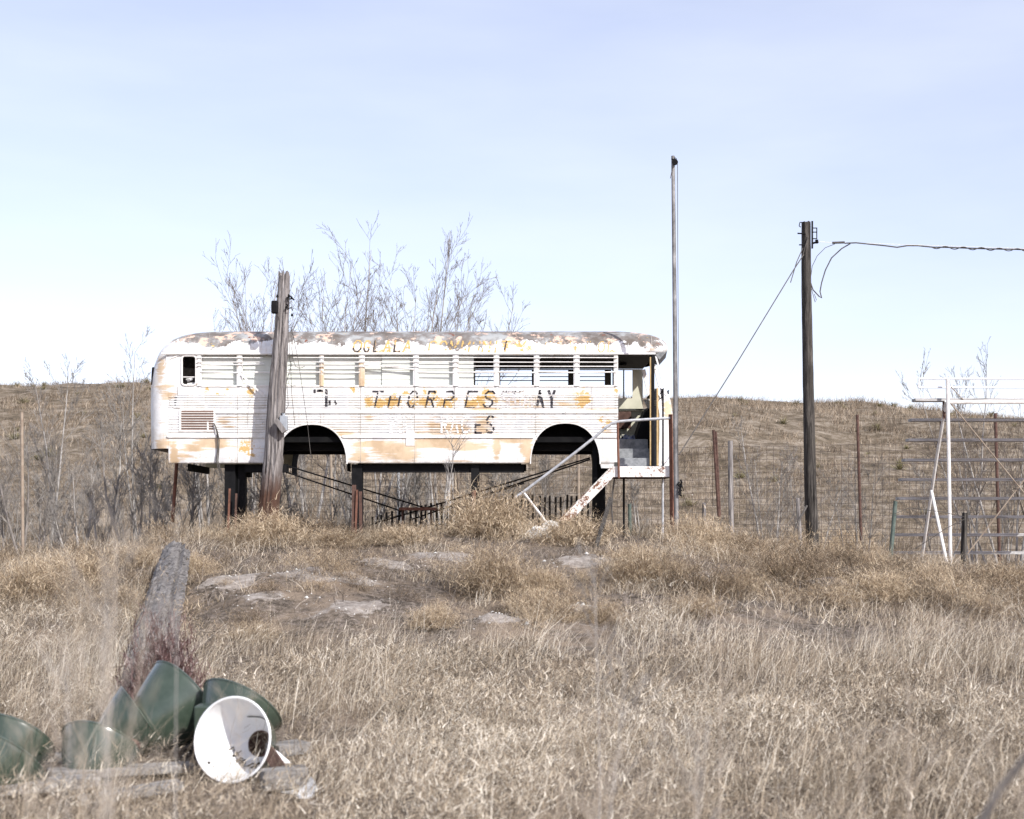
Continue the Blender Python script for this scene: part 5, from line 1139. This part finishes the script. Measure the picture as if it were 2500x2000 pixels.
WPipe('brace', [P(2322,945,27.6), P(2352,977,27.7)], .009, 'tan_pipe'); WPipe('brace', [P(2321,985,27.6), P(2520,1228,27.7)], .013, 'tan_pipe'); WPipe('brace', [P(2362,1352,27.7), P(2540,1120,27.75)], .013, 'tan_pipe')

# ------------------------------------------------------------------ fallen log
lp = [P(352,1700,11.3), P(372,1620,12.3), P(408,1500,14.2), P(425,1420,16.2), P(431,1372,18.0)]
lp = [(x, y, float(hgt(x, y))+.13) for x, y, z in lp]; 
lp[-1] = (lp[-1][0], lp[-1][1], P(0, 1352, 18.0)[2]); q0, q1 = np.array(lp[0]), np.array(lp[-1]); q0[2] -= .03
lp = [tuple(q0+(q1-q0)*t) for t in np.linspace(0, 1, 6)]
lg = rough_pole(lp, [.175,.185,.18,.175,.17,.155], 44, 17, .05, .075, seg=90); lgo = lg.build('fallen_log', M['log_wood'], smooth=True); tag(lgo, 'thick grey fallen log lying on the bank, pointing toward the camera', 'log')

# ------------------------------------------------------------------ lamp shades, planks and scrap in the foreground
simple('green_enamel', (.034,.050,.036), (.060,.080,.060), 6, .24, 0, spec=.65, c3=(.16,.15,.12)); simple('white_enamel', (.78,.79,.80), (.84,.84,.84), 4, .3, spec=.5)
simple('grey_metal', (.25,.25,.25), (.40,.40,.40), 9, .55, .4, c3=(.2,.12,.08))
def shade(name_lab, c, axis, r=.25, dep=.30, neck=.075, open_white=False, squash=1.0):
    t = thing('barn_lamp', name_lab, 'lamp shade', c, 'discarded lamp shades'); a_ = Vector(axis).normalized()
    prof = [(-dep*(1-s), neck+(r-neck)*(s**.62)) for s in np.linspace(0, 1, 14)]; p0 = Vector(c)
    MB().lathe([(h-.004, q+.004) for h, q in prof]+[(0, r+.004)], p0, a_, 44, squash).build('reflector', M['green_enamel'], t, smooth=True)
    MB().lathe([(h, q-.002) for h, q in prof], p0, a_, 44, squash).build('inner_enamel', M['white_enamel'], t, smooth=True)
    rim = [(0, r-.004), (.006, r-.002), (.008, r+.005), (.002, r+.011), (-.006, r+.007), (-.006, r+.003)]
    MB().lathe(rim, p0, a_, 44, squash).build('rim', M['white_enamel' if open_white else 'green_enamel'], t, smooth=True)
    MB().lathe([(-dep-.10, 0), (-dep-.10, neck*.8), (-dep-.02, neck*1.02), (-dep, neck*1.05), (-dep+.01, neck*.9)], p0, a_, 20).build('neck', M['rust_dark'], t, smooth=True)
    return t
wl = shade('white-lined lamp shade lying open toward the camera, front of the pile', P(567,1806,8.3), (-.30, -.88, .20), .243, .34, .08, True)
# rust hole, scratches in the white lamp
rh = MB(); a_ = Vector((-.30, -.88, .20)).normalized(); c0_ = Vector(P(567,1806,8.3)); u_ = a_.cross(Vector((0,0,1))).normalized(); v_ = u_.cross(a_)
def onshade(ang, depth, dz=.004, r=.238, dep=.34, neck=.08): s_ = 1-depth/dep; q = neck+(r-neck)*(s_**.62)-.002-dz; return c0_ - a_*depth + u_*(cos(ang)*q) + v_*(sin(ang)*q)
angs = np.linspace(radians(75), radians(150), 12); rh.tube([onshade(t_, .20-.03*sin(3*t_)) for t_ in angs], .0035, 5)
rh.lathe([(0,0),(0,.009)], onshade(radians(-40), .05), (0,-1,.2), 10)
for k in range(16):
    t_ = radians(-125+k*7+R.uniform(-5, 5)); d_ = R.uniform(.21, .29); rh.tube([onshade(t_, d_), onshade(t_+R.uniform(-.12, .12), d_+R.uniform(.01, .035)), onshade(t_+R.uniform(-.15, .15), d_+R.uniform(.02, .05))], R.uniform(.003, .008), 5)
rh.build('rust_chips', M['black_steel'], wl)
shade('green lamp shade at the far left, upper of the two cut by the picture edge', P(40,1800,8.6), (.25, .62, .75), .24)
shade('green lamp shade in the bottom left corner, cut by the picture edge', P(10,1850,7.9), (.35, .6, .72), .25)
shade('green lamp shade standing alone left of the middle of the pile', P(246,1815,8.5), (.18, .62, .74), .23)
shade('small bright green lamp shade leaning beside the tallest one', P(350,1755,9.2), (.78, .30, .55), .25)
shade('tallest green lamp shade at the top of the pile', P(452,1708,9.3), (.60, .55, .50), .30, .42)
shade('green lamp shade right behind the white-lined one', P(592,1722,9.0), (.38, .55, .74), .27)
dbx = MB(); a1, b1_ = P(473,1724,8.7), P(530,1800,8.7); dbx.box((a1[0], 8.7, a1[2]), (b1_[0], 8.85, b1_[2])); tag(dbx.build('ballast_box', M['green_enamel'], bevel=.012), 'dark green square housing behind the white-lined lamp shade', 'housing')
def board(lab, p, q, w_, th, rz=0):
    o_ = MB().bar(p, q, w_, th, (0, 0, 1)).build('wooden_board', M['grey_wood_x'], bevel=.006); tag(o_, lab, 'board', 'weathered boards under the lamp shades')
wood('grey_wood_x', [(.11,.105,.10), (.24,.225,.21), (.36,.345,.33)], stretch=(1.2,12,12))
board('grey board lying far right, upper end beside the white scrap', P(664,1832,8.45), P(742,1822,8.6), .16, .07)
board('short grey block board right of the white-lined lamp shade', P(640,1905,7.9), P(746,1893,8.0), .13, .11)
board('long grey board under the middle of the pile', P(120,1890,8.2), P(470,1872,8.6), .15, .05)
board('grey board under the bottom left lamp shades', P(-40,1930,7.7), P(240,1905,8.0), .15, .06)
board('split grey board in front below the lamp shades', P(180,1960,7.6), P(440,1915,7.9), .13, .05)
board('narrow grey board behind the lone lamp shade', P(100,1850,8.9), P(330,1842,9.0), .09, .05)
ws = MB(); ws.add([P(662,1822,8.3), P(712,1862,8.3), P(690,1864,8.25), P(660,1850,8.25), P(664,1824,8.35), P(712,1864,8.35)], [(0,1,2,3),(0,4,5,1)]); tag(ws.build('metal_scrap', M['white_scrap']), 'white triangular sheet scrap right of the white-lined lamp shade', 'scrap')
ws = MB(); V_ = [P(x, y, Y_) for x, y, Y_ in [(752,1890,8.0),(768,1905,7.9),(775,1925,7.8),(762,1945,7.75),(735,1955,7.75),(725,1940,7.8),(690,1935,7.9),(670,1930,7.9),(700,1922,7.95),(735,1912,8.0)]]
ws.add(V_+[(x, y+.02, z-.015) for x, y, z in V_], [tuple(range(10)), tuple(range(10, 20))[::-1]]+[(i_, i_+10, (i_+1) % 10+10, (i_+1) % 10) for i_ in range(10)]); tag(ws.build('metal_scrap', M['white_scrap']), 'crumpled white sheet scrap lying in the grass right of the boards', 'scrap')
bk = MB(); bk.bar(P(655,1835,8.25), P(690,1885,8.1), .07, .03, (0,1,0)); tag(bk.build('rusty_bracket', M['rust_dark']), 'rusty bracket strip beside the neck of the white-lined lamp shade', 'bracket')
tag(MB().lathe([(0,0),(0,.06),(.10,.08),(.16,.08),(.20,.03),(.24,0)], P(662,1858,8.55), (.40, .1, -.75), 20).build('lamp_socket', M['grey_metal'], smooth=True), 'dull grey metal lamp socket lying below the white-lined shade', 'lamp part')

# ------------------------------------------------------------------ tall stalks close to the camera (out of focus)
simple('stalk_tan', (.36,.30,.235), (.55,.48,.40), 20, .8)
specs = [(232,1360,2.0),(262,1290,2.4),(205,1480,1.9),(290,1230,2.8),(243,1600,1.7),(330,1500,2.6),(150,1560,2.6),(118,1650,2.2),(60,1700,2.5),(410,1240,3.4),(570,1720,2.9),(1500,1830,2.3),(1525,1640,3.2),(1480,1780,2.7),(1700,1720,3.5),(1690,1860,2.6),(2200,1660,3.6),(2470,1880,2.2),(1430,1400,4.4),(1760,1600,4.2),(2090,1800,3.0)]
for k, (px, tp, Y_) in enumerate(specs):
    R = random.Random(500+k); x0 = (px-1250)/F*Y_+R.uniform(-.10, .06); z0 = float(hgt(x0, Y_)); top = P(px+R.uniform(-5, 25), tp, Y_)
    pts = [(x0+(top[0]-x0)*t**1.3+R.uniform(-.006, .006), Y_, z0+(top[2]-z0)*t) for t in np.linspace(0, 1, 7)]
    stalk('weed_stalk', 'out of focus pale weed stalk close to the camera, ' + ('at the lower left' if px < 700 else 'right of the picture centre' if px < 2000 else 'at the lower right'), pts, .0022 if px < 1400 else .0036, 'stalk_tan' if k % 3 else 'pale_bark', 12, .16, 'weed', 600+k, .72)
    o_ = [o for o in bpy.data.objects if o.name.startswith('weed_stalk')][-1]
for o in bpy.data.objects:
    if o.name.startswith('weed_stalk'): o['group'] = 'pale stalks near the camera'
t = thing('weed_stalk', 'thick grey blurred stalk slanting out of the lower right corner', 'weed', P(2380,2060,2.4)); MB().tube([P(2370,2060,2.4), P(2440,1930,2.3), P(2530,1820,2.2)], [.008,.007,.006], 8).build('stem', M['pale_bark'], t, smooth=True)
print('objects', len(bpy.data.objects), 'polys', sum(len(m.polygons) for m in bpy.data.meshes))
